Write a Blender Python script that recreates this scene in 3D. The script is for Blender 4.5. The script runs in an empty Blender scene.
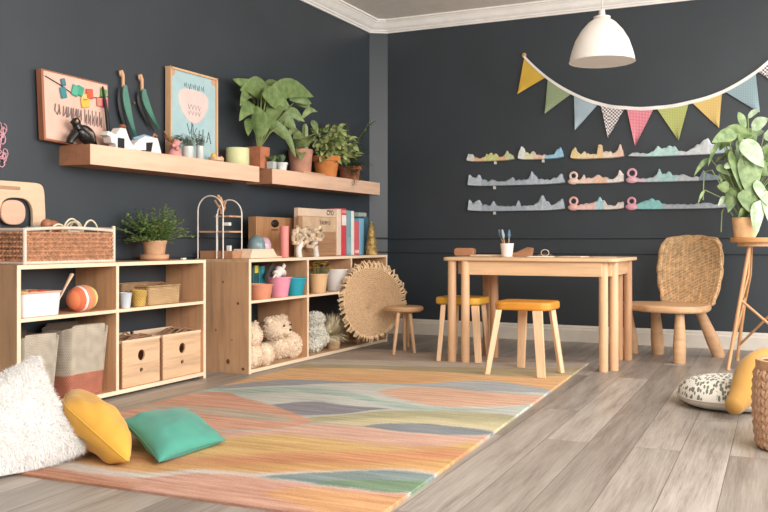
import bpy, bmesh, math, random
from mathutils import Vector as V, Matrix, noise
random.seed(7)
PI = math.pi
sc = bpy.context.scene
COL = sc.collection

# ------------------------------------------------------------ camera
H, YAW, FPX, HOR = 0.85, 0.443, 896.0, 241.1
cam = bpy.data.cameras.new('camera'); cam.sensor_width = 36; cam.lens = FPX / 768 * 36
cam.shift_y = -(256 - HOR) / 768.0
camo = bpy.data.objects.new('camera', cam); COL.objects.link(camo)
camo.location = (0, 0, H); camo.rotation_euler = (PI / 2, 0, YAW)
sc.camera = camo
# ------------------------------------------------------------ light
w = bpy.data.worlds.new('world'); sc.world = w; w.use_nodes = True
w.node_tree.nodes['Background'].inputs[0].default_value = (1.0, 0.99, 0.98, 1)
w.node_tree.nodes['Background'].inputs[1].default_value = 0.95
def area(name, loc, target, sx, sy, power, col):
    l = bpy.data.lights.new(name, 'AREA'); l.shape = 'RECTANGLE'; l.size = sx; l.size_y = sy
    l.energy = power; l.color = col
    o = bpy.data.objects.new(name, l); COL.objects.link(o); o.location = loc
    o.rotation_euler = (V(target) - V(loc)).to_track_quat('-Z', 'Y').to_euler()
    return o
area('window_daylight', (1.6, 2.0, 2.0), (-2.8, 3.4, 0.5), 3.2, 1.7, 245, (1.0, 0.975, 0.94))
area('far_sheen_fill', (2.0, 5.7, 1.6), (-3.6, 5.2, 0.9), 2.6, 1.8, 95, (1.0, 0.985, 0.96))  # unseen light added on the right to give the left wall a sheen
area('front_fill', (-0.3, -1.2, 2.2), (-2.6, 4.5, 0.6), 2.2, 1.2, 45, (1.0, 0.95, 0.9))  # weak fill added from the camera side, not a real source
vs = sc.view_settings
vs.view_transform = 'Standard'; vs.look = 'None'; vs.gamma = 1; vs.use_curve_mapping = False
vs.exposure = -0.14

# ------------------------------------------------------------ measuring helpers (points in the room)
SN, CS = math.sin(YAW), math.cos(YAW)
def ray(px, py):
    t = (px - 384) / FPX
    return V((-SN + CS * t, CS + SN * t, -(py - HOR) / FPX))
CAM = V((0, 0, H))
def PZ(px, py, z=0): r = ray(px, py); return CAM + r * ((z - H) / r.z)
def PX(px, py, x): r = ray(px, py); return CAM + r * (x / r.x)
def PY(px, py, y): r = ray(px, py); return CAM + r * (y / r.y)
def PD(px, py, d): return CAM + ray(px, py) * d
XL, YB, ZC = -3.679, 7.533, 2.776

# ------------------------------------------------------------ materials
def lin(c):
    out = []; m = 0.3 * c[0] + 0.6 * c[1] + 0.1 * c[2]
    for v in c[:3]:
        v = v * 0.88 + m * 0.12
        v /= 255.0
        out.append(v / 12.92 if v <= 0.04045 else ((v + 0.055) / 1.055) ** 2.4)
    return (*out, 1)
class N:
    def __init__(s, name):
        s.m = bpy.data.materials.new(name); s.m.use_nodes = True
        s.t = s.m.node_tree; s.b = s.t.nodes['Principled BSDF']
    def n(s, typ, **k):
        nd = s.t.nodes.new(typ)
        for a, b in k.items(): setattr(nd, a, b)
        return nd
    def l(s, a, b): s.t.links.new(a, b)
    def coord(s, scale=(1, 1, 1), rot=(0, 0, 0), which='Object'):
        tc = s.n('ShaderNodeTexCoord'); mp = s.n('ShaderNodeMapping')
        mp.inputs['Scale'].default_value = scale; mp.inputs['Rotation'].default_value = rot
        s.l(tc.outputs[which], mp.inputs[0]); return mp.outputs[0]
    def noise(s, co, scale, detail=3, rough=0.5):
        nd = s.n('ShaderNodeTexNoise'); nd.inputs['Scale'].default_value = scale
        nd.inputs['Detail'].default_value = detail; nd.inputs['Roughness'].default_value = rough
        s.l(co, nd.inputs['Vector']); return nd.outputs['Fac']
    def ramp(s, fac, stops):
        nd = s.n('ShaderNodeValToRGB'); e = nd.color_ramp.elements
        while len(e) < len(stops): e.new(0.5)
        for q, (p, c) in zip(e, stops): q.position = p; q.color = lin(c)
        s.l(fac, nd.inputs[0]); return nd.outputs[0]
    def math(s, op, a, b=None):
        nd = s.n('ShaderNodeMath', operation=op)
        for i, v in enumerate((a, b)):
            if v is None: continue
            if isinstance(v, (int, float)): nd.inputs[i].default_value = v
            else: s.l(v, nd.inputs[i])
        return nd.outputs[0]
    def mix(s, f, a, b, mode='MIX'):
        nd = s.n('ShaderNodeMix', data_type='RGBA', blend_type=mode)
        for i, v in ((0, f), (6, a), (7, b)):
            if isinstance(v, (int, float)): nd.inputs[i].default_value = v
            elif isinstance(v, tuple): nd.inputs[i].default_value = v
            else: s.l(v, nd.inputs[i])
        return nd.outputs[2]
    def bump(s, h, strength=0.3, dist=0.01):
        nd = s.n('ShaderNodeBump'); nd.inputs['Strength'].default_value = strength
        nd.inputs['Distance'].default_value = dist
        s.l(h, nd.inputs['Height']); s.l(nd.outputs[0], s.b.inputs['Normal'])
    def col(s, c):
        if isinstance(c, tuple): s.b.inputs['Base Color'].default_value = c
        else: s.l(c, s.b.inputs['Base Color'])
    def rough(s, r): s.b.inputs['Roughness'].default_value = r
_cache = {}
def cached(f):
    def g(*a, **k):
        key = (f.__name__, a, tuple(sorted(k.items())))
        if key not in _cache: _cache[key] = f(*a, **k)
        return _cache[key]
    return g
def sh(c, k): return tuple(min(255, max(0, v * k)) for v in c)
@cached
def plain(c, rough=0.55, var=0.06, bump=0.0, scale=12, metal=0.0, spec=0.4):
    s = N('plain'); co = s.coord()
    f = s.noise(co, scale, 4)
    s.col(s.ramp(f, [(0.3, sh(c, 1 - var)), (0.7, sh(c, 1 + var))])); s.rough(rough)
    s.b.inputs['Metallic'].default_value = metal
    s.b.inputs['Specular IOR Level'].default_value = spec
    if bump: s.bump(s.noise(co, scale * 6, 3), bump, 0.005)
    return s.m
@cached
def wood(c, axis='Y', dark=0.86, rough=0.5, knots=False, sc_=1.0):
    s = N('wood'); st = {'X': (1.2, 14, 14), 'Y': (14, 1.2, 14), 'Z': (14, 14, 1.2)}[axis]
    co = s.coord(tuple(v * sc_ for v in st))
    f = s.noise(co, 1.6, 5, 0.6)
    c1 = s.ramp(f, [(0.3, sh(c, dark)), (0.5, c), (0.75, sh(c, 1.05))])
    if knots:
        co2 = s.coord((1, 1, 1)); v = s.n('ShaderNodeTexVoronoi'); v.inputs['Scale'].default_value = 5.5
        s.l(co2, v.inputs['Vector'])
        k = s.math('LESS_THAN', s.math('ADD', v.outputs['Distance'], s.math('MULTIPLY', s.noise(co2, 30), 0.05)), 0.09)
        c1 = s.mix(s.math('MULTIPLY', k, 0.65), c1, lin(sh(c, 0.45)))
        c1 = s.mix(s.math('MULTIPLY', s.noise(co2, 5, 3), 0.5), c1, lin(sh(c, 0.72)))
    s.col(c1); s.rough(rough); s.bump(f, 0.08, 0.002)
    return s.m
@cached
def weave(c, sx=60, sy=60, sz=60, depth=0.7, contrast=0.6, rough=0.8):
    """woven fibre: crossed waves in object space"""
    s = N('weave'); tc = s.n('ShaderNodeTexCoord'); sep = s.n('ShaderNodeSeparateXYZ'); s.l(tc.outputs['Object'], sep.inputs[0])
    u = s.math('ADD', s.math('MULTIPLY', sep.outputs[0], sx), s.math('MULTIPLY', sep.outputs[1], sy))
    vv = s.math('MULTIPLY', sep.outputs[2], sz)
    a = s.math('SINE', s.math('MULTIPLY', u, 6.283)); row = s.math('SINE', s.math('MULTIPLY', vv, 3.1416))
    sg = s.math('SIGN', row)
    h = s.math('MULTIPLY', s.math('ADD', s.math('MULTIPLY', s.math('MULTIPLY', a, sg), 0.5), 0.5), s.math('ABSOLUTE', row))
    nz = s.noise(tc.outputs['Object'], 25, 4)
    c1 = s.ramp(h, [(0.0, sh(c, contrast)), (0.35, c), (1.0, sh(c, 1.1))])
    c1 = s.mix(0.5, c1, s.ramp(nz, [(0.3, sh(c, 0.8)), (0.7, sh(c, 1.1))]), 'MIX')
    s.col(c1); s.rough(rough); s.bump(h, depth, 0.006)
    return s.m
@cached
def fabric(c, rough=0.9, var=0.05, scale=400, bump=0.15):
    s = N('fabric'); co = s.coord(); f = s.noise(co, 6, 3)
    s.col(s.ramp(f, [(0.3, sh(c, 1 - var)), (0.7, sh(c, 1 + var))])); s.rough(rough)
    s.b.inputs['Sheen Weight'].default_value = 0.15
    s.bump(s.noise(co, scale, 2), bump, 0.002); return s.m
@cached
def leafm(c, c2):
    s = N('leaf'); co = s.coord(); f = s.noise(co, 22, 3)
    s.col(s.ramp(f, [(0.35, c), (0.65, c2)])); s.rough(0.45)
    s.b.inputs['Transmission Weight'].default_value = 0.0
    s.bump(s.noise(co, 60, 2), 0.3, 0.004); return s.m
@cached
def glass(c):
    s = N('glass'); s.col(lin(c)); s.rough(0.08)
    s.b.inputs['Transmission Weight'].default_value = 0.85; s.b.inputs['IOR'].default_value = 1.3; return s.m
@cached
def dots(c, c2, scale=75, kind='dot'):
    s = N('dots'); co = s.coord()
    if kind == 'check':
        v = s.n('ShaderNodeTexChecker'); v.inputs['Scale'].default_value = scale; s.l(co, v.inputs['Vector'])
        f = v.outputs['Fac']
    else:
        sep = s.n('ShaderNodeSeparateXYZ'); s.l(co, sep.inputs[0])
        a = s.math('SINE', s.math('MULTIPLY', s.math('ADD', sep.outputs[0], sep.outputs[2]), scale * 4.4))
        b = s.math('SINE', s.math('MULTIPLY', s.math('SUBTRACT', sep.outputs[0], sep.outputs[2]), scale * 4.4))
        f = s.math('GREATER_THAN', s.math('MULTIPLY', a, b), 0.45)
    s.col(s.mix(f, lin(c), lin(c2))); s.rough(0.85); return s.m

# ------------------------------------------------------------ mesh builder
class G:
    def __init__(s): s.v = []; s.f = []
    def add(s, vs, fs, M=None):
        o = len(s.v)
        s.v += [tuple(M @ V(p)) if M is not None else tuple(p) for p in vs]
        s.f += [tuple(i + o for i in f) for f in fs]; return s
    def box(s, x0, x1, y0, y1, z0, z1, M=None):
        vs = [(x, y, z) for x in (x0, x1) for y in (y0, y1) for z in (z0, z1)]
        return s.add(vs, [(0, 1, 3, 2), (4, 6, 7, 5), (0, 4, 5, 1), (2, 3, 7, 6), (0, 2, 6, 4), (1, 5, 7, 3)], M)
    def tube(s, pts, r, seg=8, closed=False, caps=True, flat=1.0):
        pts = [V(p) for p in pts]; n = len(pts); R = r if isinstance(r, (list, tuple)) else [r] * n
        vs = []; prev = None
        for i in range(n):
            if closed: t = (pts[(i + 1) % n] - pts[i - 1])
            else: t = pts[min(i + 1, n - 1)] - pts[max(i - 1, 0)]
            if t.length < 1e-9: t = V((0, 0, 1))
            t.normalize()
            if prev is None:
                a = V((0, 0, 1)) if abs(t.z) < 0.9 else V((1, 0, 0)); nrm = t.cross(a).normalized()
            else:
                nrm = prev - t * prev.dot(t)
                nrm = nrm.normalized() if nrm.length > 1e-6 else t.orthogonal().normalized()
            prev = nrm; b = t.cross(nrm)
            for k in range(seg):
                an = 2 * PI * k / seg
                vs.append(pts[i] + (nrm * math.cos(an) + b * math.sin(an) * flat) * R[i])
        fs = []
        for i in range(n if closed else n - 1):
            j = (i + 1) % n
            for k in range(seg):
                k2 = (k + 1) % seg; fs.append((i * seg + k, i * seg + k2, j * seg + k2, j * seg + k))
        if not closed and caps:
            fs.append(tuple(range(seg))[::-1]); fs.append(tuple((n - 1) * seg + k for k in range(seg)))
        return s.add(vs, fs)
    def cyl(s, p0, p1, r0, r1=None, seg=20):
        r1 = r0 if r1 is None else r1
        return s.tube([p0, p1], [r0, r1], seg)
    def lathe(s, prof, seg=32, c=(0, 0, 0), M=None, wob=None):
        vs = []; fs = []; n = len(prof)
        for k in range(seg):
            a = 2 * PI * k / seg; q = wob(a) if wob else 1
            for r, z in prof: vs.append((c[0] + r * q * math.cos(a), c[1] + r * q * math.sin(a), c[2] + z))
        for k in range(seg):
            k2 = (k + 1) % seg
            for i in range(n - 1): fs.append((k * n + i, k2 * n + i, k2 * n + i + 1, k * n + i + 1))
        if prof[0][0] > 1e-5: fs.append(tuple(k * n for k in range(seg))[::-1])
        if prof[-1][0] > 1e-5: fs.append(tuple(k * n + n - 1 for k in range(seg)))
        return s.add(vs, fs, M)
    def ball(s, c, r, seg=20, rings=12, M=None, f=None):
        r = r if isinstance(r, (tuple, list)) else (r, r, r); vs = []; fs = []
        for i in range(rings + 1):
            th = PI * i / rings
            for k in range(seg):
                a = 2 * PI * k / seg; d = V((math.sin(th) * math.cos(a), math.sin(th) * math.sin(a), math.cos(th)))
                q = f(d) if f else 1
                vs.append((c[0] + d.x * r[0] * q, c[1] + d.y * r[1] * q, c[2] + d.z * r[2] * q))
        for i in range(rings):
            for k in range(seg):
                k2 = (k + 1) % seg; fs.append((i * seg + k, (i + 1) * seg + k, (i + 1) * seg + k2, i * seg + k2))
        return s.add(vs, fs, M)
    def prism(s, outline, t, M=None):
        """outline (a,b) in the local XZ plane, thickness t along Y"""
        n = len(outline)
        vs = [(a, -t / 2, b) for a, b in outline] + [(a, t / 2, b) for a, b in outline]
        fs = [tuple(range(n)), tuple(range(2 * n - 1, n - 1, -1))]
        for i in range(n): j = (i + 1) % n; fs.append((i, i + n, j + n, j))
        return s.add(vs, fs, M)
    def obj(s, name, mat, parent=None, bevel=0, smooth=True, ang=38, seg=2, label=None, tri=False):
        me = bpy.data.meshes.new(name); me.from_pydata(s.v, [], s.f); me.validate()
        bm = bmesh.new(); bm.from_mesh(me); bmesh.ops.remove_doubles(bm, verts=bm.verts, dist=1e-5)
        bmesh.ops.recalc_face_normals(bm, faces=bm.faces)
        if tri: bmesh.ops.triangulate(bm, faces=[f for f in bm.faces if len(f.verts) > 4])
        bm.to_mesh(me); bm.free()
        if smooth:
            me.polygons.foreach_set('use_smooth', [True] * len(me.polygons)); me.set_sharp_from_angle(angle=math.radians(ang))
        me.materials.append(mat)
        o = bpy.data.objects.new(name, me); COL.objects.link(o)
        if parent: o.parent = parent
        if bevel:
            b = o.modifiers.new('bevel', 'BEVEL'); b.width = bevel; b.segments = seg; b.limit_method = 'ANGLE'; b.angle_limit = 0.7
        if label: o['label'] = label
        return o
def thing(name, label, cat, loc=(0, 0, 0), rz=0, group=None):
    o = bpy.data.objects.new(name, None); COL.objects.link(o); o.empty_display_size = 0.05
    o.location = loc; o.rotation_euler = (0, 0, rz); o['label'] = label; o['category'] = cat
    if group: o['group'] = group
    return o
def tag(o, label, cat, loc=None, rz=0, group=None, kind=None):
    o['label'] = label; o['category'] = cat
    if loc is not None: o.location = loc; o.rotation_euler = (0, 0, rz)
    if group: o['group'] = group
    if kind: o['kind'] = kind
    return o
def struct(o): o['kind'] = 'structure'; return o
def T(x=0, y=0, z=0): return Matrix.Translation((x, y, z))
def R(a, ax): return Matrix.Rotation(a, 4, ax)
def rrect(w, h, r, n=5, cx=0, cy=0):
    out = []
    for (sx, sy, a0) in ((1, 1, 0), (-1, 1, PI / 2), (-1, -1, PI), (1, -1, 1.5 * PI)):
        for k in range(n + 1):
            a = a0 + PI / 2 * k / n
            out.append((cx + sx * (w / 2 - r) + r * math.cos(a), cy + sy * (h / 2 - r) + r * math.sin(a)))
    return out
def sweep(g, path, prof):
    """profile (offset to the right of travel, z) swept along a floor polyline with mitres"""
    P = [V((a, b)) for a, b in path]; n = len(P); vs = []; m = len(prof)
    for i in range(n):
        d0 = (P[i] - P[i - 1]).normalized() if i > 0 else (P[1] - P[0]).normalized()
        d1 = (P[i + 1] - P[i]).normalized() if i < n - 1 else d0
        n0 = V((d0.y, -d0.x)); n1 = V((d1.y, -d1.x)); b = (n0 + n1).normalized(); k = 1 / max(0.2, b.dot(n0))
        for o, z in prof: q = P[i] + b * (o * k); vs.append((q.x, q.y, z))
    fs = []
    for i in range(n - 1):
        for j in range(m):
            j2 = (j + 1) % m; fs.append((i * m + j, (i + 1) * m + j, (i + 1) * m + j2, i * m + j2))
    fs.append(tuple(range(m))); fs.append(tuple((n - 1) * m + j for j in range(m))[::-1])
    g.add(vs, fs); return g

# ------------------------------------------------------------ room shell
def wall_mat():
    s = N('slate_paint'); co = s.coord((1, 1, 1))
    f = s.noise(co, 2.2, 4)
    s.col(s.ramp(f, [(0.3, (51, 58, 64)), (0.7, (56, 63, 70))])); s.rough(0.42)
    s.b.inputs['Specular IOR Level'].default_value = 0.5
    s.bump(s.noise(s.coord((3, 3, 1)), 40, 3), 0.06, 0.003); return s.m
WM = wall_mat()
cream = plain((248, 243, 236), 0.55, 0.02)
X0, X1, Y0 = XL, 2.2, -1.6
CA, CB = (XL, YB - 0.093), (XL + 0.142, YB)
ZT = ZC + 0.105
struct(G().box(XL - 0.12, XL, Y0, YB - 0.093, 0, ZT).obj('wall_left', WM, smooth=False))
g = G(); g.add([(XL, YB - 0.093, 0), (XL + 0.142, YB, 0), (XL + 0.142, YB + 0.12, 0), (XL - 0.12, YB + 0.12, 0), (XL - 0.12, YB - 0.093, 0),
                (XL, YB - 0.093, ZT), (XL + 0.142, YB, ZT), (XL + 0.142, YB + 0.12, ZT), (XL - 0.12, YB + 0.12, ZT), (XL - 0.12, YB - 0.093, ZT)],
               [(0, 1, 2, 3, 4), (5, 6, 7, 8, 9), (0, 1, 6, 5), (1, 2, 7, 6), (2, 3, 8, 7), (3, 4, 9, 8), (4, 0, 5, 9)])
struct(g.obj('wall_corner', WM, smooth=False))
struct(G().box(XL + 0.142, X1, YB, YB + 0.12, 0, ZT).obj('wall_back', WM, smooth=False))
struct(G().box(XL - 0.12, X1, Y0 - 0.12, Y0, 0, ZT).obj('wall_rear', plain((200, 196, 190), 0.8, 0.02), smooth=False))
struct(G().box(XL - 0.12, X1, Y0, YB + 0.12, ZT, ZT + 0.1).obj('ceiling', plain((244, 236, 226), 0.8, 0.02), smooth=False))
path = [(XL, Y0), CA, CB, (X1, YB)]
cr = [(0, 0), (0.014, 0), (0.018, 0.012), (0.03, 0.016), (0.034, 0.026), (0.05, 0.034), (0.066, 0.05), (0.084, 0.072), (0.092, 0.078), (0.1, 0.082), (0.105, 0.09), (0.12, 0.092), (0.12, 0.105), (0, 0.105)]
struct(sweep(G(), path, [(a, ZC + b) for a, b in cr]).obj('trim_1', cream, ang=25))
bb = [(0, 0), (0.022, 0), (0.022, 0.1), (0.016, 0.112), (0.016, 0.122), (0.008, 0.138), (0, 0.138)]
struct(sweep(G(), path, bb).obj('baseboard_back', plain((222, 212, 198), 0.55, 0.02), ang=25))
for i, (z, hh) in enumerate(((0.868, 0.018), (0.742, 0.012))):
    pr = [(0, z), (0.01, z), (0.016, z + hh * 0.4), (0.012, z + hh), (0, z + hh)]
    struct(sweep(G(), path, pr).obj('trim_%d' % (i + 2), WM, ang=25))
def floor_mat():
    s = N('grey_planks'); co = s.coord((1, 1, 1), (0, 0, PI / 2 - math.radians(1.5)))
    b = s.n('ShaderNodeTexBrick'); b.offset = 0.37; b.offset_frequency = 2
    b.inputs['Scale'].default_value = 1.0; b.inputs['Brick Width'].default_value = 1.9; b.inputs['Row Height'].default_value = 0.185
    b.inputs['Mortar Size'].default_value = 0.0014; b.inputs['Mortar Smooth'].default_value = 0.3; b.inputs['Bias'].default_value = 0
    b.inputs['Color1'].default_value = (0, 0, 0, 1); b.inputs['Color2'].default_value = (1, 1, 1, 1); b.inputs['Mortar'].default_value = (0.5, 0.5, 0.5, 1)
    s.l(co, b.inputs['Vector'])
    tc = s.n('ShaderNodeMapping'); tc.inputs['Scale'].default_value = (1.0, 11, 1); s.l(co, tc.inputs[0])
    add = s.n('ShaderNodeVectorMath', operation='ADD'); s.l(tc.outputs[0], add.inputs[0])
    sc3 = s.n('ShaderNodeVectorMath', operation='SCALE'); sc3.inputs['Scale'].default_value = 13; s.l(b.outputs['Color'], sc3.inputs[0]); s.l(sc3.outputs[0], add.inputs[1])
    tc2 = s.n('ShaderNodeMapping'); tc2.inputs['Scale'].default_value = (1.6, 42, 1); s.l(add.outputs[0], tc2.inputs[0]); tc2.inputs['Scale'].default_value = (1.6, 4.5, 1)
    f = s.math('ADD', s.math('MULTIPLY', s.noise(add.outputs[0], 1.5, 6, 0.62), 0.55), s.math('MULTIPLY', s.noise(tc2.outputs[0], 3.0, 6, 0.7), 0.45))
    c1 = s.ramp(f, [(0.33, (128, 117, 107)), (0.45, (160, 149, 139)), (0.55, (178, 168, 157)), (0.68, (196, 187, 177))])
    tone = s.ramp(b.outputs['Color'], [(0.0, (198, 196, 194)), (1.0, (250, 250, 250))])
    c2 = s.mix(1.0, c1, tone, 'MULTIPLY')
    c3 = s.mix(b.outputs['Fac'], c2, lin((84, 74, 66)))
    s.col(c3); s.rough(0.42)
    s.b.inputs['Specular IOR Level'].default_value = 0.45
    s.bump(s.math('SUBTRACT', s.math('MULTIPLY', f, 0.3), b.outputs['Fac']), 0.25, 0.002); return s.m
struct(G().box(XL - 0.12, X1, Y0, YB + 0.12, -0.1, 0).obj('floor', floor_mat(), smooth=False))

# ------------------------------------------------------------ rug
def rug_mat():
    s = N('wave_rug'); tc = s.n('ShaderNodeTexCoord'); sep = s.n('ShaderNodeSeparateXYZ')
    s.l(tc.outputs['Object'], sep.inputs[0])
    wob = s.noise(tc.outputs['Object'], 5, 3); fine = s.noise(tc.outputs['Object'], 90, 2)
    XA, XB, YA, YC = -3.3, -1.0, 2.0, 6.6
    un = s.math('DIVIDE', s.math('SUBTRACT', sep.outputs[0], XA), XB - XA)
    yy = s.math('ADD', s.math('ADD', sep.outputs[1], s.math('MULTIPLY', s.math('SUBTRACT', wob, 0.5), 0.07)), s.math('MULTIPLY', s.math('SUBTRACT', fine, 0.5), 0.05))
    yn = s.math('DIVIDE', s.math('SUBTRACT', yy, YA), YC - YA)
    def curve(pts):
        q = sorted(((PZ(x, y).x - XA) / (XB - XA), (PZ(x, y).y - YA) / (YC - YA)) for x, y in pts)
        nd = s.n('ShaderNodeFloatCurve'); c = nd.mapping.curves[0]
        while len(c.points) < len(q): c.points.new(0.5, 0.5)
        for p, (a, b) in zip(c.points, q): p.location = (min(1, max(0, a)), min(1, max(0, b)))
        nd.mapping.extend = 'HORIZONTAL'; nd.mapping.update(); s.l(un, nd.inputs['Value']); return nd.outputs[0]
    def above(pts, soft):
        d = s.math('SUBTRACT', yn, curve(pts)); m = s.n('ShaderNodeMapRange', interpolation_type='SMOOTHSTEP')
        m.inputs['From Min'].default_value = -soft; m.inputs['From Max'].default_value = soft; s.l(d, m.inputs['Value']); return m.outputs[0]
    sf = 0.005
    streak = s.noise(s.coord((0.9, 12, 1), (0, 0, 0.06)), 2.6, 5, 0.68)
    def two(a, b):
        a, b = (tuple(min(246, v * 0.94 + 22) for v in q) for q in (a, b)); a = sh(a, 0.93); b = sh(b, 1.04); return s.ramp(streak, [(0.36, a), (0.64, b)])
    c = two((196, 134, 108), (208, 160, 138))
    # stacked bands from the near edge to the far edge: (near boundary, colours, softness)
    bands = [
        ([(0, 462), (100, 478), (139, 481), (200, 476.5), (300, 487), (347, 493), (404, 497)], (200, 192, 182), (212, 205, 196), sf),
        ([(0, 455), (100, 470), (139, 476), (200, 472.5), (257, 476), (300, 475), (347.5, 473), (395, 472), (426, 475)], (198, 146, 76), (214, 160, 92), sf * 1.5),
        ([(0, 440), (130, 463), (220, 467), (300, 465), (379, 466), (436, 462), (450, 461)], (196, 118, 72), (214, 142, 92), sf * 3),
        ([(0, 435), (130, 458), (220, 460), (300, 456), (379, 455), (445, 452), (460, 452)], (206, 158, 84), (216, 176, 104), sf * 4),
        ([(130, 443), (220, 441), (276, 437), (320, 441), (379, 447), (430, 450), (470, 444)], (212, 158, 138), (220, 176, 152), sf * 3),
        ([(0, 425), (130, 437), (226, 435), (276, 433), (308, 428), (360, 429), (411, 436), (480, 438.5), (490, 438)], (178, 176, 166), (200, 190, 176), sf),
        ([(0, 423), (130, 435), (226, 432), (276, 430), (308, 425.5), (360, 428), (420, 426.5), (452, 429), (490, 434)], (205, 198, 150), (214, 204, 160), sf),
        ([(226, 430), (276, 427), (332, 424), (395, 420), (480, 424), (505, 425)], (166, 164, 122), (182, 178, 136), sf * 2),
        ([(0, 420), (150, 424), (226, 426), (300, 421), (332, 418), (395, 413), (480, 415), (511, 418)], (182, 196, 190), (206, 208, 200), sf),
        ([(150, 400), (200, 395), (240, 396), (292, 394), (344, 399), (386, 408), (400, 411), (480, 412), (530, 409)], (150, 184, 172), (178, 202, 192), sf),
        ([(150, 396), (200, 391), (240, 391), (292, 389), (344, 393), (386, 403), (430, 409), (480, 411), (530, 408)], (196, 206, 198), (212, 212, 204), sf),
        ([(220, 391), (274, 388), (352, 385), (420, 388.6), (467, 392), (549, 395)], (160, 170, 176), (176, 184, 188), sf * 0.6),
        ([(220, 388), (279, 382), (352, 384), (420, 386), (467, 383), (490, 383), (525, 387.4), (551, 392)], (226, 164, 100), (236, 184, 124), sf * 0.6),
        ([(240, 380), (300, 376), (344, 376), (440, 378), (514, 381), (575, 382)], (232, 178, 112), (238, 192, 130), sf * 2),
        ([(300, 370), (344, 370), (440, 374), (467, 375.7), (514, 378), (580, 377)], (172, 160, 118), (190, 176, 134), sf * 0.8),
        ([(300, 366), (313, 366), (440, 368.6), (514, 370), (590, 370)], (196, 184, 166), (206, 196, 180), sf),
        ([(330, 361), (440, 363), (514, 364), (590, 365)], (166, 150, 134), (186, 168, 150), sf),
    ]
    for pts, a, b, k in bands: c = s.mix(above(pts, k), c, two(a, b))
    def lens(c, lo, hi, a, b, k=0.004):
        m = s.math('MULTIPLY', above(lo, k), s.math('SUBTRACT', 1.0, above(hi, k)))
        return s.mix(m, c, two(a, b))
    c = lens(c, [(235, 476), (257, 480), (300, 485.5), (347.5, 492), (404, 496), (430, 493)], [(235, 484), (257, 480.5), (300, 477), (347.5, 474), (395, 473), (426.5, 476.5), (430, 477)], (106, 134, 136), (128, 148, 148))
    c = lens(c, [(310, 487), (347.5, 491), (404, 495.5), (430, 493)], [(300, 490), (330, 484.5), (370, 483), (420, 483), (430, 484)], (96, 134, 98), (112, 146, 112))
    c = lens(c, [(350, 428), (362, 429), (411, 435.5), (480, 437.6), (492, 437)], [(350, 432), (362, 429), (420, 426), (452, 429), (480, 432.5), (492, 435)], (114, 126, 138), (134, 142, 148))
    c = lens(c, [(240, 492), (290, 506), (350, 524), (420, 530)], [(240, 502), (290, 492), (347.5, 496), (404, 500), (430, 497)], (206, 140, 84), (220, 164, 104), 0.008)
    c = lens(c, [(0, 480), (60, 490), (110, 494), (150, 488)], [(0, 464), (60, 472), (110, 482), (150, 492)], (176, 112, 82), (194, 132, 98), 0.012)
    # salmon tongue reaching in from the left edge
    c = lens(c, [(100, 426), (226, 432.5), (276, 431.6), (300, 428), (316, 424)], [(100, 402), (169, 399), (213, 394), (245, 400.6), (276.5, 408.5), (316, 425)], (214, 146, 112), (222, 166, 138))
    c = lens(c, [(100, 412), (166, 411), (220, 418), (276, 424), (300, 423)], [(100, 408), (166, 407), (220, 411), (276, 417), (300, 424)], (178, 168, 146), (192, 178, 154), 0.01)
    c = lens(c, [(257, 401), (264, 403), (287, 413), (308, 418), (344, 416), (370, 413), (394, 411)], [(257, 406), (264, 402), (305, 404), (344, 407), (394, 411.5)], (118, 128, 138), (148, 138, 148))
    c = lens(c, [(375, 392), (395, 400), (440, 408), (480, 409), (525, 407), (535, 405)], [(375, 394), (400, 390), (440, 390), (480, 393.5), (540, 398)], (224, 166, 130), (230, 186, 158), 0.008)
    c = lens(c, [(220, 391), (240, 390), (274, 388), (352, 385), (372, 384.6)], [(220, 388), (240, 386), (279, 382), (352, 384), (372, 384.8)], (140, 148, 158), (158, 164, 170), 0.004)
    c = s.mix(s.math('MULTIPLY', s.noise(tc.outputs['Object'], 140, 2, 0.7), 0.85), c, lin((196, 182, 172)), 'MULTIPLY')
    c = s.mix(0.35, c, s.ramp(s.noise(tc.outputs['Object'], 2.0, 2), [(0.3, (225, 215, 205)), (0.7, (255, 255, 255))]), 'MULTIPLY')
    s.col(c); s.rough(0.95); s.bump(s.noise(tc.outputs['Object'], 160, 2), 0.5, 0.004); return s.m
FR, BR, BL, FL = (-1.185, 2.40), (-1.375, 6.20), (-3.13, 6.28), (-3.03, 2.36)
g = G(); n = 24
C4 = [V(q) for q in (FR, BR, BL, FL)]; cen = sum(C4, V((0, 0))) / 4
ring = []
for k in (0.0, 0.012): ring.append([(q.x, q.y, k) for q in C4])
ins = [(q + (cen - q).normalized() * 0.006) for q in C4]
g.add(ring[0] + ring[1][:0] + [(q.x, q.y, 0.009) for q in C4] + [(q.x, q.y, 0.012) for q in ins],
      [(3, 2, 1, 0)] + [(i, (i + 1) % 4, 4 + (i + 1) % 4, 4 + i) for i in range(4)] + [(4 + i, 4 + (i + 1) % 4, 8 + (i + 1) % 4, 8 + i) for i in range(4)] + [(8, 9, 10, 11)])
rug = g.obj('area_rug', rug_mat(), smooth=False)
tag(rug, 'large area rug with wavy orange, mustard, mint and blue-grey bands on the plank floor', 'rug')
g = G()                                     # short pale fringe along the far edge
for k in range(150):
    a = V((-1.375, 6.20)).lerp(V((-3.13, 6.28)), (k + 0.5) / 150); L = 0.035 + random.random() * 0.02
    g.tube([(a.x, a.y, 0.006), (a.x + random.uniform(-.006, .006), a.y + L, 0.003)], 0.0022, 4)
g.obj('fringe', fabric((214, 208, 200)), rug)

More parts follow.
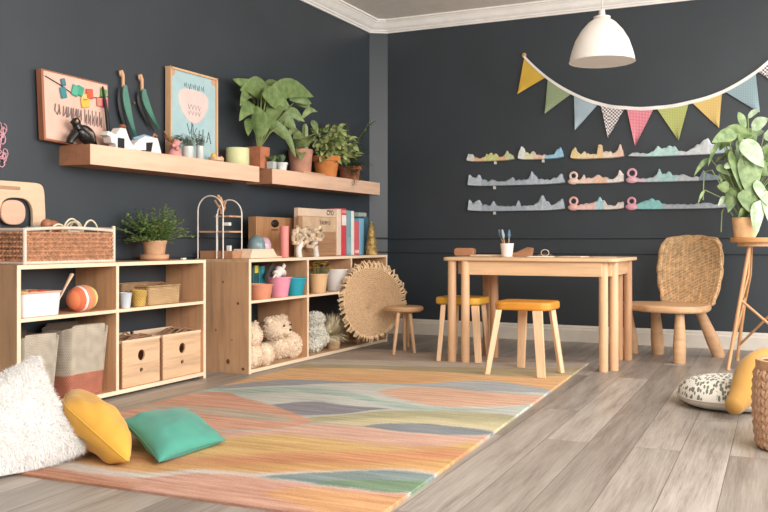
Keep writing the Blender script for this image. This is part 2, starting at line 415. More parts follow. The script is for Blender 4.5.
# ------------------------------------------------------------ shelving units
ply_in = wood((206, 154, 110), 'Z', 0.88)
ply_out = wood((212, 164, 120), 'Z', 0.84, knots=True)
ply_edge = wood((246, 218, 184), 'Y', 0.95)
def board(par, name, x0, x1, y0, y1, z0, z1, mat, edge='x'):
    o = G().box(x0, x1 - 0.004, y0, y1, z0, z1).obj(name, mat, par, smooth=False)
    G().box(x1 - 0.004, x1, y0, y1, z0, z1).obj('front_edge', ply_edge, o, smooth=False, label='pale front edge strip')
    return o
# low unit on the left
cx, cy0, cy1 = -3.384, 3.085, 4.552
D1 = 0.293
t = thing('shelf_unit', 'low open plywood shelf unit with pale edges, on the left nearer the camera', 'shelf', (cx, cy0, 0))
L = cy1 - cy0; hT = 0.735
board(t, 'side_panel', -D1, 0, 0, 0.022, 0, hT - 0.02, ply_out)
board(t, 'side_panel', -D1, 0, L - 0.022, L, 0, hT - 0.02, ply_in)
board(t, 'top_board', -D1, 0.001, 0, L, hT - 0.02, hT, ply_in)
board(t, 'bottom_board', -D1, 0, 0.022, L - 0.022, 0.018, 0.04, ply_in)
board(t, 'divider', -D1, 0, 0.672, 0.692, 0.04, hT - 0.02, ply_in)
board(t, 'middle_shelf', -D1, 0.0, 0.022, 0.672, 0.462, 0.48, ply_in)
board(t, 'middle_shelf', -D1, 0.0, 0.692, L - 0.022, 0.462, 0.48, ply_in)
# tall-looking unit on the right
cx2, dy0, dy1 = -3.224, 4.79, 6.86
D2 = 0.42; L2 = dy1 - dy0
t = thing('shelf_unit', 'long open plywood shelf unit with knotted side panel, nearer the room corner', 'shelf', (cx2, dy0, 0))
o = board(t, 'side_panel', -D2, 0, 0, 0.024, 0, hT - 0.02, ply_out)
for px, py, rx, rz_ in ((223, 282, .006, .009), (238, 303.5, .009, .010), (228, 361.5, .014, .017), (243, 369, .012, .010), (216, 330, .005, .008), (232, 340, .004, .006)):
    q = PY(px, py, dy0); G().ball((q.x - cx2, -0.0005, q.z), (rx, 0.0015, rz_), 14, 8).obj('wood_knot', plain((112, 72, 48), 0.6, 0.2, 0, 60), o, label='dark knot in the plywood')
board(t, 'side_panel', -D2, 0, L2 - 0.022, L2, 0, hT - 0.02, ply_in)
board(t, 'top_board', -D2, 0.001, 0, L2, hT - 0.02, hT, wood((214, 170, 126), 'Y'))
board(t, 'bottom_board', -D2, 0, 0.024, L2 - 0.022, 0.004, 0.026, wood((214, 170, 126), 'Y'))
d1, d2 = 0.735, 1.405
board(t, 'divider', -D2, 0, d1, d1 + 0.02, 0.026, hT - 0.02, ply_in)
board(t, 'divider', -D2, 0, d2, d2 + 0.02, 0.47, hT - 0.02, ply_in)
board(t, 'middle_shelf', -D2, 0, 0.024, d1, 0.45, 0.468, wood((214, 170, 126), 'Y'))
board(t, 'middle_shelf', -D2, 0, d1 + 0.02, L2 - 0.022, 0.45, 0.468, wood((214, 170, 126), 'Y'))
board(t, 'upper_shelf', -D2, 0, d2 + 0.02, L2 - 0.022, 0.61, 0.626, wood((214, 170, 126), 'Y'))

# floating shelves
shw = wood((236, 192, 160), 'Y', 0.93)
def ledge(y0, y1, label):
    t = thing('floating_shelf', label, 'shelf', (XL, y0, 1.26))
    o = G().box(0.0, 0.218, 0, y1 - y0, 0, 0.108).obj('shelf_board', wood((176, 118, 84), 'Y', 0.9), t, smooth=False)
    G().box(0.218, 0.222, 0, y1 - y0, 0, 0.108).obj('face_board', shw, t, smooth=False, label='pale front face of the shelf')
ledge(3.64, 5.262, 'long thick pale-faced wooden floating shelf on the left, holding the framed pictures')
ledge(5.43, 7.2, 'thick pale-faced wooden floating shelf on the right, holding the potted plants')
ZS = 1.368


# ------------------------------------------------------------ table
tw = wood((232, 188, 142), 'X', 0.92); twz = wood((230, 182, 136), 'Z', 0.92)
tx, ty = -2.30, 5.80
t = thing('play_table', 'pale wooden play table with paired round legs and a deep front rail', 'table', (tx, ty, 0))
TW, TD = 1.20, 0.80
G().prism(rrect(TW, TD, 0.05, 5, TW / 2 - 0.01, TD / 2), 0.024, T(0, 0, 0.726) @ R(-PI / 2, 'X')).obj('tabletop', tw, t, bevel=0.006)
G().box(0.15, 1.09, 0.03, 0.055, 0.618, 0.714).obj('front_rail', tw, t, bevel=0.003)
G().box(0.10, 1.11, 0.72, 0.742, 0.62, 0.714).obj('back_rail', tw, t, bevel=0.003)
G().box(0.075, 0.097, 0.10, 0.72, 0.62, 0.714).obj('side_rail', tw, t, bevel=0.003)
G().box(1.115, 1.137, 0.09, 0.70, 0.62, 0.714).obj('side_rail', wood((226, 180, 134), 'Y', 0.9), t, bevel=0.003)
for (x, y) in ((0.05, 0.05), (0.152, 0.04), (1.092, 0.075), (1.142, 0.16)):
    G().lathe([(0.0, 0.0), (0.027, 0.0), (0.03, 0.006), (0.030, 0.35), (0.029, 0.714), (0, 0.714)], 22, (x, y, 0)).obj('leg', twz, t)
for (x, y) in ((0.15, 0.50), (0.245, 0.39), (1.07, 0.71), (1.13, 0.73)):
    G().lathe([(0.0, 0.0), (0.027, 0.0), (0.03, 0.006), (0.030, 0.35), (0.029, 0.714), (0, 0.714)], 22, (x, y, 0)).obj('leg', wood((214, 158, 112), 'Z', 0.85, knots=True), t)
ZT_ = 0.738
def on_table(px, y, z=0.001): q = PY(px, 250, y); return V((q.x, y, ZT_ + z))
# cup of brushes
q = on_table(507, 6.12)
t = thing('ceramic_cup', 'small white cup holding paint brushes near the left of the play table', 'cup', q)
G().lathe([(0, 0), (0.036, 0), (0.038, 0.004), (0.048, 0.095), (0.045, 0.095), (0.035, 0.008), (0, 0.008)], 28).obj('cup_body', plain((238, 228, 222), 0.4, 0.02), t)
for i, (dx, dy, lean, col) in enumerate(((-0.018, 0.01, -0.035, (96, 118, 128)), (-0.004, -0.01, -0.02, (150, 170, 180)), (0.014, 0.006, 0.004, (80, 120, 150)))):
    b = thing('paint_brush', ['grey-blue brush leaning left in the white cup', 'pale grey brush in the middle of the white cup', 'blue brush standing upright at the right of the white cup'][i], 'brush', q + V((dx * 0.6, dy, 0.012)))
    G().tube([(0, 0, 0), (lean * 0.6, 0, 0.08), (lean, 0, 0.12)], 0.004, 8).obj('handle', wood((200, 160, 110), 'Z'), b)
    G().tube([(lean, 0, 0.118), (lean * 1.1, 0, 0.14), (lean * 1.5, 0, 0.18)], [0.010, 0.022, 0.010], 10, flat=0.5).obj('bristles', fabric(col), b)
# things lying on the table
q = on_table(465, 6.3)
t = thing('wooden_tray', 'small brown rounded wooden tray box at the left end of the play table', 'tray', q)
G().prism(rrect(0.15, 0.06, 0.022, 5, 0, 0.03), 0.12, R(0.2, 'Z')).obj('tray_body', wood((176, 116, 76), 'X'), t, bevel=0.006)
t = thing('wooden_block', 'brown wooden wedge standing behind the cup on the play table', 'block', on_table(520, 6.42))
G().prism([(-0.11, 0), (0.09, 0), (0.10, 0.06), (0.06, 0.066), (-0.02, 0.03), (-0.1, 0.02)], 0.05).obj('block_body', wood((178, 124, 86), 'X'), t, bevel=0.004)
def paper(px, yy_, w_, d_, rz, name, label, col, hgt=0.006):
    o = G().prism(rrect(w_, d_, 0.008, 3), hgt, R(PI / 2, 'X')).obj(name, plain(col, 0.7, 0.04), bevel=0.001)
    tag(o, label, 'paper' if name == 'drawing_paper' else 'board', on_table(px, yy_) + V((0, 0, hgt / 2)), rz)
paper(488, 6.25, 0.24, 0.14, 0.1, 'cutting_board', 'thin pale wooden board lying between the brown tray and the cup', (226, 192, 158), 0.012)
paper(541, 6.12, 0.17, 0.16, 0.12, 'drawing_paper', 'white sheet of paper with raised corner right of the cup', (236, 222, 206))
paper(574, 6.2, 0.17, 0.13, -0.2, 'drawing_paper', 'cream sheet of paper in the middle right of the play table', (228, 206, 180))
paper(605, 6.15, 0.15, 0.11, 0.15, 'drawing_paper', 'pale sheet of paper nearest the right end of the play table', (216, 190, 160), 0.004)
t = thing('wire_toy', 'small round wire toy on the white paper on the play table', 'toy', on_table(545, 6.12, 0.0085))
G().tube([(0.028 * math.cos(a), 0, 0.022 + 0.022 * math.sin(a)) for a in [2 * PI * k / 20 for k in range(20)]], 0.0025, 6, closed=True).obj('hoop', plain((220, 205, 180), 0.4), t)
G().tube([(-0.05, 0, 0.004), (0.0, 0, 0.014), (0.05, 0.01, 0.004)], 0.003, 6).obj('rod', plain((150, 110, 80), 0.4), t)

# ------------------------------------------------------------ stools
def stool(loc, rz, seatcol, w_, d_, hz, label, legs, col=(234, 190, 146)):
    t = thing('stool', label, 'stool', loc, rz)
    M = T(0, 0, hz - 0.026) @ R(PI / 2, 'X')
    G().prism(rrect(w_, d_, 0.075, 7), 0.052, M).obj('seat', wood(seatcol, 'X', 0.94, 0.35), t, bevel=0.014, seg=3)
    for (bx, by, tx_, ty_, wd, an) in legs:
        a = V((bx, by, 0)); b = V((tx_, ty_, hz - 0.05)); g = G(); vs = []
        for p, k in ((a, 0.85), (b, 1.0)):
            for u, v_ in ((-1, -1), (1, -1), (1, 1), (-1, 1)):
                dx, dy = u * wd / 2 * k, v_ * 0.014
                vs.append((p.x + dx * math.cos(an) - dy * math.sin(an), p.y + dx * math.sin(an) + dy * math.cos(an), p.z))
        g.add(vs, [(3, 2, 1, 0), (4, 5, 6, 7), (0, 1, 5, 4), (1, 2, 6, 5), (2, 3, 7, 6), (3, 0, 4, 7)])
        g.obj('leg', wood(col, 'Z', 0.9), t, bevel=0.004)
    return t
ZR = 0.0125
s1 = V((-1.63, 5.58, ZR))
def rel(p, s): return (p[0] - s.x, p[1] - s.y)
LG = []
for (px, py), (tpx, tpy), wd, an in (((487, 374.5), (500, 308), 0.04, 0.5), ((541.5, 378), (538, 309), 0.062, 0.1), ((561.5, 373), (551, 308), 0.04, 1.0), ((521, 367.5), (522, 308), 0.06, 0.1)):
    b = PZ(px, py, ZR); tp = b.copy(); q0 = ray(tpx, tpy); k = ((b.x - s1.x) * 0.72 + s1.x, (b.y - s1.y) * 0.72 + s1.y)
    LG.append((*rel(b, s1), *rel(k, s1), wd, an))
stool(s1, 0, (226, 146, 40), 0.37, 0.32, 0.455, 'orange-seated wooden stool standing in front of the play table on the rug', LG)
s2 = V((-2.25, 6.06, ZR)); LG = []
for (px, py), wd, an in (((438.5, 361), 0.036, 0.3), ((478.5, 363), 0.055, 0.2), ((488, 356), 0.036, 0.6), ((455, 354), 0.036, 0.0)):
    b = PZ(px, py, ZR); LG.append((*rel(b, s2), *rel(((b.x - s2.x) * 0.8 + s2.x, (b.y - s2.y) * 0.8 + s2.y), s2), wd, an))
stool(s2, 0, (228, 168, 46), 0.34, 0.30, 0.44, 'yellow-seated wooden stool tucked under the left end of the play table', LG)
b0 = V((-2.77, 6.19, ZR))
t = thing('stool', 'tiny round wooden milking stool between the woven disc and the play table', 'stool', b0)
G().lathe([(0, 0.305), (0.13, 0.305), (0.146, 0.316), (0.15, 0.332), (0.142, 0.345), (0, 0.348)], 32).obj('seat', wood((206, 160, 112), 'X'), t)
for px, py in ((393.5, 355), (404.7, 350.5), (414.5, 353), (408, 346)):
    b = PZ(px, py, ZR) - b0
    G().cyl((b.x, b.y, 0), (b.x * 0.55, b.y * 0.55, 0.31), 0.012, 0.016, 14).obj('leg', wood((206, 160, 116), 'Z'), t)

# ------------------------------------------------------------ woven chair
c0 = V((-0.93, 6.80, 0)); CR = math.radians(-24)
t = thing('woven_chair', 'low wooden chair with a braided rush backrest, right of the play table', 'chair', c0)
cw = wood((216, 168, 122), 'X', 0.9)
# seat: slab reaching left behind the table end
def zat(z): return z - 0
sp = [(-0.36, 0.0), (-0.34, -0.17), (-0.20, -0.235), (-0.08, -0.35), (0.14, -0.38), (0.27, -0.28), (0.30, -0.08), (0.27, 0.10), (0.1, 0.16), (-0.2, 0.14)]
def smooth_loop(pts, n=6):
    out = []; m = len(pts)
    for i in range(m):
        p0, p1, p2, p3 = [V((*pts[(i + k) % m], 0)) if len(pts[0]) == 2 else V(pts[(i + k) % m]) for k in (-1, 0, 1, 2)]
        for j in range(n):
            u = j / n; q = 0.5 * ((2 * p1) + (p2 - p0) * u + (2 * p0 - 5 * p1 + 4 * p2 - p3) * u * u + (3 * p1 - p0 - 3 * p2 + p3) * u ** 3)
            out.append((q.x, q.y))
    return out
G().prism([(a, b) for a, b in smooth_loop(sp)], 0.05, T(0, 0, 0.375) @ R(-PI / 2, 'X')).obj('seat', cw, t, bevel=0.016, seg=3, tri=False)
for (px, py), (ox, oy), r in (((679.4, 363.5), (0.02, -0.28), 0.047), ((719, 357), (0.21, 0.02), 0.05), ((658, 354), (-0.10, 0.06), 0.05), ((634, 353), (-0.28, -0.04), 0.04)):
    b = PZ(px, py, 0) - c0
    if px == 679.4: ox, oy = b.x, b.y + 0.02
    G().tube([(b.x, b.y, 0), (b.x, b.y, 0.008), (b.x * 0.7 + ox * 0.3, b.y * 0.7 + oy * 0.3, 0.12), (ox, oy, 0.36)], [r * 0.8, r * 0.9, r * 0.95, r * 0.62], 18).obj('leg', cw, t)
# backrest: braided slab, slightly curved and leaning back
bk = V(((PZ(692, 300, 0.38).x, 0, 0)))
def backpt(u, v):
    """u -1..1 across, v 0..1 up"""
    half = 0.212 + 0.032 * math.sin(min(1, v * 1.05) * PI) - 0.03 * (1 - v)
    if v > 0.9: half -= 0.03 * ((v - 0.9) / 0.1) ** 2
    x = 0.125 + u * half; y = 0.09 + 0.10 * v - 0.05 * (1 - u * u) * -1 - 0.0; z = 0.395 + v * 0.485 - 0.02 * (u * u if v > 0.5 else -u * u * 0)
    return V((x + 0.01 * v, y + u * 0.1 * -1, z))
g = G(); nu, nv = 16, 24
for side in (1, -1):
    vs = []; fs = []
    for j in range(nv + 1):
        for i in range(nu + 1):
            p = backpt(-1 + 2 * i / nu, j / nv); vs.append(p + V((0, side * 0.012, 0)))
    for j in range(nv):
        for i in range(nu): a = j * (nu + 1) + i; fs.append((a, a + 1, a + nu + 2, a + nu + 1))
    g.add(vs, fs)
bo = g.obj('backrest', weave((204, 164, 116), 30, 30, 60), t)
g = G(); rows = 34; cols = 15                       # plaited strands over both faces
for i in range(cols):
    u0 = -0.97 + 1.94 * i / (cols - 1)
    for ph in (0, 1):
        for side in (-1,):
            pts = []; rad = []
            for j in range(rows * 3 + 1):
                v_ = j / (rows * 3); a = v_ * rows * PI * 0.62 + ph * PI + i * 0.9
                p = backpt(max(-1, min(1, u0 + 0.055 * math.sin(a))), v_)
                pts.append(p + V((0, side * (0.017 + 0.007 * math.cos(a * 1)), 0))); rad.append(0.0075)
            g.tube(pts, rad, 5)
for side in (1,):
    for i in range(cols):
        u0 = -0.97 + 1.94 * i / (cols - 1)
        g.tube([backpt(u0 + 0.03 * math.sin(j * 1.3 + i), j / 30) + V((0, 0.016, 0)) for j in range(31)], 0.011, 5)
g.obj('braided_strands', plain((222, 184, 136), 0.85, 0.14, 0.4, 30), bo)
g = G()
edge = [backpt(-1, j / 12) for j in range(13)] + [backpt(-1 + 2 * k / 10, 1) for k in range(1, 10)] + [backpt(1, 1 - j / 12) for j in range(13)]
for ph in (0, PI):
    g.tube([p + V((0.008 * math.cos(k * 1.0 + ph), 0.012 * math.sin(k * 1.0 + ph), 0.006 * math.cos(k + ph))) for k, p in enumerate(edge)], 0.013, 7)
g.obj('braided_border', plain((206, 160, 110), 0.85, 0.12, 0.4, 30), bo)
# ------------------------------------------------------------ woven round disc leaning on the shelf
q0 = PZ(372, 341, 0); D_ = -q0.x * SN + q0.y * CS
dc = PD(372, 303, 6.93)
az = math.radians(56)
t = thing('woven_disc', 'large round coiled rush mat with frayed rim leaning on the front of the shelf unit', 'mat', (dc.x, dc.y, 0.0))
nrm = V((math.sin(az), -math.cos(az), 0.10)).normalized(); ux = V((math.cos(az), math.sin(az), 0)); uz = nrm.cross(ux) * -1
if uz.z < 0: uz = -uz
cz = dc.z
def dp(r, a, o=0):
    r0_ = r; sx_, sy_ = (-0.07 * max(0, 1 - r), -0.05 * max(0, 1 - r))
    # slightly egg-shaped: taller lobe toward the upper right
    k = 1 + 0.06 * math.cos(a - 1.2) * r + 0.035 * math.cos(2 * a - 2.2) * r + 0.03 * math.cos(3 * a - 0.6) * r
    return V((0, 0, cz)) + ux * (r * k * 0.265 * math.cos(a) + sx_) + uz * (r * k * 0.262 * math.sin(a) + sy_) + nrm * (o + 0.035 * (1 - r * r))
g = G()
turns = 23; pts = []
for k in range(turns * 40):
    r = 0.02 + 0.98 * k / (turns * 40); pts.append(dp(r, k / 40 * 2 * PI, 0.002 * math.sin(k * 2.1)))
g.tube(pts, 0.0066, 6)
fs = []; vs = [dp(0, 0, -0.004)]
for i in range(1, 9):
    for k in range(40): vs.append(dp(i / 8, 2 * PI * k / 40, -0.004))
for k in range(40): fs.append((0, 1 + k, 1 + (k + 1) % 40))
for i in range(7):
    for k in range(40): a = 1 + i * 40 + k; b = 1 + i * 40 + (k + 1) % 40; fs.append((a, b, b + 40, a + 40))
g.add(vs, fs)
disc = g.obj('coiled_mat', plain((214, 176, 134), 0.85, 0.06, 0.3, 60), t)
g = G()
for k in range(96):
    a = 2 * PI * k / 96; da = random.uniform(-0.02, 0.05)
    g.tube([dp(0.97, a, 0.004), dp(1.05, a + da, 0.018), dp(1.09 + random.random() * 0.10, a + da * 2 + 0.03, 0.0), dp(1.10, a + da * 2 + 0.07, -0.012)], [0.007, 0.008, 0.006, 0.004], 6)
g.obj('frayed_rim', plain((232, 196, 152), 0.85, 0.12, 0.4, 30), t)

# ------------------------------------------------------------ plant stand, right
st0 = PZ(757, 366.5, 0)
st0.z = 0
t = thing('plant_stand', 'tall cane plant stand with round top at the right edge of the room', 'stand', st0)
cane = wood((206, 150, 98), 'Z', 0.85)
G().lathe([(0, 0.842), (0.165, 0.842), (0.17, 0.85), (0.17, 0.868), (0.165, 0.874), (0, 0.874)], 40).obj('round_top', wood((214, 150, 88), 'X'), t)
G().lathe([(0.11, 0.815), (0.125, 0.815), (0.125, 0.842), (0.11, 0.842), (0.11, 0.815)], 32).obj('collar_ring', wood((220, 168, 116), 'X'), t)
lb = PZ(728, 370, 0) - st0
for k in range(3):
    M = R(k * 2 * PI / 3, 'Z'); b = M @ lb; tp = M @ (lb.normalized() * 0.075)
    G().tube([(b.x, b.y, 0), (b.x * 0.99, b.y * .99, 0.02), (tp.x, tp.y, 0.84)], [0.016, 0.012, 0.0125], 12).obj('leg', cane, t)
    G().tube([((tp.x) * 1, tp.y, 0.84), ((tp.x) * 1.25, tp.y * 1.25, 0.62), (b.x * 0.5 + tp.x * 0.35, b.y * 0.5 + tp.y * 0.35, 0.42)], 0.007, 8).obj('cane_strip', cane, t)
    n2 = R((k + 1) * 2 * PI / 3, 'Z') @ lb; q1 = b.lerp(tp, 0.46); q2 = n2.lerp(tp * 0, 0.08)
    p1 = b.lerp(tp, 0.55); p1.z = 0.46; m = (R((k + 1) * 2 * PI / 3, 'Z') @ lb).lerp(R((k + 1) * 2 * PI / 3, 'Z') @ (lb.normalized() * 0.075), 0.12); m.z = 0.11
    G().tube([p1, (p1 + m) / 2, m], 0.009, 8).obj('cross_brace', cane, t)

# ------------------------------------------------------------ plants
def leaf(g, base, d, L, W, droop=0.4, fold=0.15, n=6, roll=0.0):
    d = V(d).normalized(); side = d.cross(V((0, 0, 1)))
    side = side.normalized() if side.length > 0.05 else V((1, 0, 0))
    side = (Matrix.Rotation(roll, 3, d) @ side); up = side.cross(d); vs = []; fs = []; p = V(base)
    for i in range(n + 1):
        u = i / n; wv = W * math.sin(PI * min(1, u ** 0.75)) * 0.5 + 0.0005
        for k in (-1, 0, 1): vs.append(p + side * (k * wv) + up * (fold * wv * abs(k)))
        dd = (d + V((0, 0, -droop * (u + 0.1) * 1.4))).normalized(); p = p + dd * (L / n)
    for i in range(n):
        for k in (0, 1): a = i * 3 + k; fs.append((a, a + 1, a + 4, a + 3))
    g.add(vs, fs)
def leaf2(g, a, b, W, bow=0.12, roll=0.0, fold=0.2, n=9, tipw=0.75):
    """broad leaf from a to b, its face roughly toward the room"""
    a, b = V(a), V(b); ax = (b - a); L = ax.length; ax.normalize(); vd = V((-0.6, 0.8, 0.0)); sd = ax.cross(vd).normalized(); sd = Matrix.Rotation(roll, 3, ax) @ sd; up = sd.cross(ax); vs = []; fs = []
    if up.z < 0 and abs(up.z) > 0.5: up = -up
    for i in range(n + 1):
        u = i / n; wv = W * 0.5 * math.sin(PI * min(1, u ** tipw)) ** 0.8 + 0.0006; p = a + ax * (L * u) + V((0, 0, 1)) * (bow * L * math.sin(PI * u))
        for k in (-2, -1, 0, 1, 2): vs.append(p + sd * (k / 2 * wv) + up * (fold * wv * (abs(k) / 2)) + V((0, 0, 0.02 * W * math.sin(9 * u + k))))
    for i in range(n):
        for k in range(4): q = i * 5 + k; fs.append((q, q + 1, q + 6, q + 5))
    g.add(vs, fs)
def pot(t, r0, r1, h, col, rim=True, sq=False, mat=None):
    m = mat or plain(col, 0.75, 0.07, 0.1, 18)
    rr = r1 * 1.07
    if rim: prof = [(0, 0), (r0, 0), (r0 * 1.02, 0.004), (r1 * 0.95, h * 0.74), (rr, h * 0.75), (rr * 1.02, h * 0.99), (rr * 0.98, h), (r1 * 0.88, h), (r1 * 0.84, h * 0.9)]
    else: prof = [(0, 0), (r0, 0), (r0 * 1.02, 0.004), (r1, h * 0.98), (r1 * 0.97, h), (r1 * 0.88, h), (r1 * 0.84, h * 0.9)]
    o = G().lathe(prof + [(0, h * 0.9)], 36 if not sq else 4, M=R(PI / 4, 'Z') if sq else None).obj('pot', m, t)
    G().lathe([(0, h * 0.905), (r1 * 0.845, h * 0.905)], 24 if not sq else 4, M=R(PI / 4, 'Z') if sq else None).obj('soil', plain((66, 48, 36), 0.95, 0.2, 0.5, 60), t)
    return o
def rdir(up=0.5, spread=1.0):
    a = random.random() * 2 * PI; return V((math.cos(a) * spread, math.sin(a) * spread, up))
# plant on the stand
zt = 0.875
t = thing('potted_plant', 'leafy pothos with pale variegated leaves in a tan pot on the cane stand', 'plant', st0 + V((-0.075, -0.035, zt)))
pot(t, 0.068, 0.082, 0.135, (232, 182, 128), rim=False)
g1, g2, gs = G(), G(), G()
random.seed(11)
tb = t.location.copy(); DS = -tb.x * SN + tb.y * CS
def SP(px, py, dd=0.0): return PD(px, py, DS + dd) - tb
tp_ = V((0, 0, 0.125)); LV = []
for (x0, y0, x1, y1, W_, pale, dd) in ((738, 135, 712, 142, .09, 0, -.1), (722, 133, 752, 136, .10, 0, .0), (746, 128, 738, 112, .06, 0, 0), (752, 130, 768, 118, .08, 1, .0), (742, 140, 764, 168, .13, 1, -.12), (740, 138, 746, 170, .11, 0, 0), (730, 150, 744, 196, .10, 0, -.05), (752, 152, 750, 198, .17, 0, -.08),
    (738, 186, 728, 212, .10, 0, -.02), (742, 190, 752, 214, .10, 0, -.1), (756, 180, 768, 206, .11, 1, -.1), (760, 200, 756, 236, .10, 1, -.13), (766, 190, 772, 228, .11, 1, -.1), (722, 140, 708, 166, .05, 0, 0), (710, 158, 694, 176, .035, 0, .05), (716, 166, 732, 176, .06, 0, 0), (705, 190, 698, 204, .02, 0, 0), (728, 198, 718, 206, .05, 1, .0),
    (760, 150, 780, 158, .11, 0, 0), (764, 134, 784, 140, .1, 1, .05), (770, 170, 786, 190, .11, 0, 0), (744, 150, 732, 166, .08, 0, .1), (736, 165, 728, 186, .08, 0, .05), (764, 160, 756, 180, .09, 0, -.02), (748, 118, 760, 110, .05, 1, 0), (746, 210, 738, 218, .06, 0, -.08), (754, 165, 768, 176, .08, 0, -.05), (724, 158, 734, 150, .06, 0, .06), (756, 142, 744, 128, .07, 0, .08),
    (776, 200, 790, 216, .1, 0, 0), (772, 148, 770, 128, .08, 0, .1), (740, 176, 756, 188, .1, 0, .06)):
    A, B = SP(x0, y0, dd), SP(x1, y1, dd - 0.03); leaf2(g2 if pale else g1, A, B, W_, 0.10, random.uniform(-0.5, 0.5)); gs.tube([tp_, (tp_ + A) / 2 + V((random.uniform(-.03, .03), 0, 0.03)), A], 0.0035, 5)
random.seed(40)
for k in range(46):
    x0 = random.uniform(722, 790); y0 = random.uniform(128, 212); 
    if x0 < 735 and y0 > 190: continue
    dd = random.uniform(-0.12, 0.12); A = SP(x0, y0, dd); B = A + V((random.uniform(-.08, .08), random.uniform(-.05, .05), random.uniform(-.11, .04))); leaf2(g2 if k % 3 == 0 else g1, A, B, random.uniform(0.04, 0.075), 0.15, random.uniform(-0.9, 0.9), n=6)
    gs.tube([tp_, (tp_ + A) / 2 + V((0, 0, 0.03)), A], 0.0028, 4)
for pts in ([(733, 216), (726, 205), (722, 212), (721, 232)], [(738, 215), (712, 170), (704, 172), (703, 200)], [(745, 210), (750, 150), (744, 125), (742, 114)]):
    gs.tube([SP(*q) for q in pts], 0.004, 6)
g1.obj('leaves', leafm((92, 122, 66), (140, 164, 100)), t); g2.obj('pale_leaves', leafm((140, 168, 116), (190, 204, 178)), t, label='cream and white leaves'); gs.obj('stems', plain((128, 146, 84), 0.6), t)

def wallplane(px, py, x): return PX(px, py, x)
# herb plant in saucer on left unit
p = PX(154.5, 258, -3.52); ztop = hT + 0.0005
t = thing('potted_plant', 'bushy green herb in a clay pot and saucer on the left shelf unit', 'plant', (p.x, p.y, ztop))
G().lathe([(0, 0), (0.07, 0), (0.084, 0.012), (0.086, 0.034), (0.08, 0.036), (0.07, 0.016), (0, 0.016)], 36).obj('saucer', plain((204, 152, 112), 0.75, 0.06, 0.1, 18), t)
g = G().lathe([(0, 0.016), (0.058, 0.016), (0.068, 0.1), (0.072, 0.1), (0.074, 0.118), (0.066, 0.118), (0.062, 0.108), (0, 0.108)], 36); g.obj('pot', plain((206, 154, 112), 0.75, 0.08, 0.1, 18), t)
g, gs = G(), G(); random.seed(3)
for k in range(120):
    a = random.random() * 2 * PI; el = random.uniform(0.25, 3.2); d = V((math.cos(a) * 0.62, math.sin(a), el)).normalized(); L_ = random.uniform(0.13, 0.285) * (1.06 if el > 2 else 1)
    d.x = max(d.x, -0.42)
    b = V((math.cos(a) * 0.03, math.sin(a) * 0.03, 0.10)); pts = [b + d * (L_ * u) + V((0, 0, -0.06 * u * u)) for u in (0, 0.35, 0.7, 1)]
    gs.tube(pts, 0.002, 4)
    for j in range(13):
        u = 0.2 + 0.8 * j / 12; q = b + d * (L_ * u) + V((0, 0, -0.06 * u * u))
        if q.x < -0.12: continue
        leaf(g, q, rdir(random.uniform(-0.4, 0.9)), random.uniform(0.024, 0.042), 0.019, 0.3, n=2)
g.obj('leaves', leafm((86, 122, 58), (148, 176, 104)), t); gs.obj('stems', plain((100, 122, 60), 0.6), t)

# plants on the right floating shelf
XS = XL + 0.12
def splant(px, x, label, z=ZS + 0.0015): q = PX(px, 160, x); return thing('potted_plant', label, 'plant', (q.x, q.y, z))
t = splant(258, XS - 0.02, 'tall plant with large drooping leaves in a squared terracotta pot on the floating shelf')
pot(t, 0.076, 0.087, 0.155, (196, 116, 78), rim=False, sq=True)
g, gs = G(), G(); random.seed(21)
tb = t.location.copy(); top_ = V((0, 0, 0.15))
def WP(px, py, dx): return PX(px, py, XL + dx) - tb
for (a_, b_, W_, bow, rl) in (((290, 108, .18), (233, 79, .13), .15, .03, .3), ((266, 98, .22), (314, 97, .2), .15, .10, .2), ((272, 92, .1), (240, 90, .16), .13, .08, -.2), ((284, 104, .22), (262, 94, .26), .14, .05, .1), ((262, 92, .2), (290, 106, .26), .13, .08, -.3), ((288, 96, .12), (312, 104, .2), .10, .1, -.2), ((280, 118, .1), (296, 128, .2), .09, .1, .1), ((258, 108, .16), (239, 121, .2), .10, .15, -.2), ((254, 104, .1), (240, 106, .22), .09, .2, .3),
    ((257, 106, .2), (259, 139, .27), .10, .0, .4), ((270, 112, .18), (262, 137, .27), .09, .05, -.4), ((268, 122, .14), (288, 141, .24), .085, .12, .3), ((281, 124, .2), (296, 158, .26), .05, .06, .2), ((284, 113, .12), (305, 122, .2), .085, .18, -.2),
    ((262, 100, .1), (282, 84, .09), .13, .1, 0), ((258, 98, .1), (250, 84, .09), .11, .1, .2), ((252, 118, .15), (248, 136, .22), .08, .1, .3), ((274, 130, .1), (300, 132, .12), .09, .1, 0), ((276, 104, .2), (272, 124, .25), .12, .05, .2), ((296, 100, .1), (310, 108, .15), .09, .12, .3)):
    A, B = WP(*a_), WP(*b_); leaf2(g, A, B, W_, bow, rl); gs.tube([top_ + V((0, 0, -0.02)), (top_ + A) / 2 + V((0, 0, 0.02)), A], 0.005, 6)
g.obj('leaves', leafm((98, 126, 68), (130, 152, 88)), t); gs.obj('stems', plain((128, 140, 80), 0.6), t)

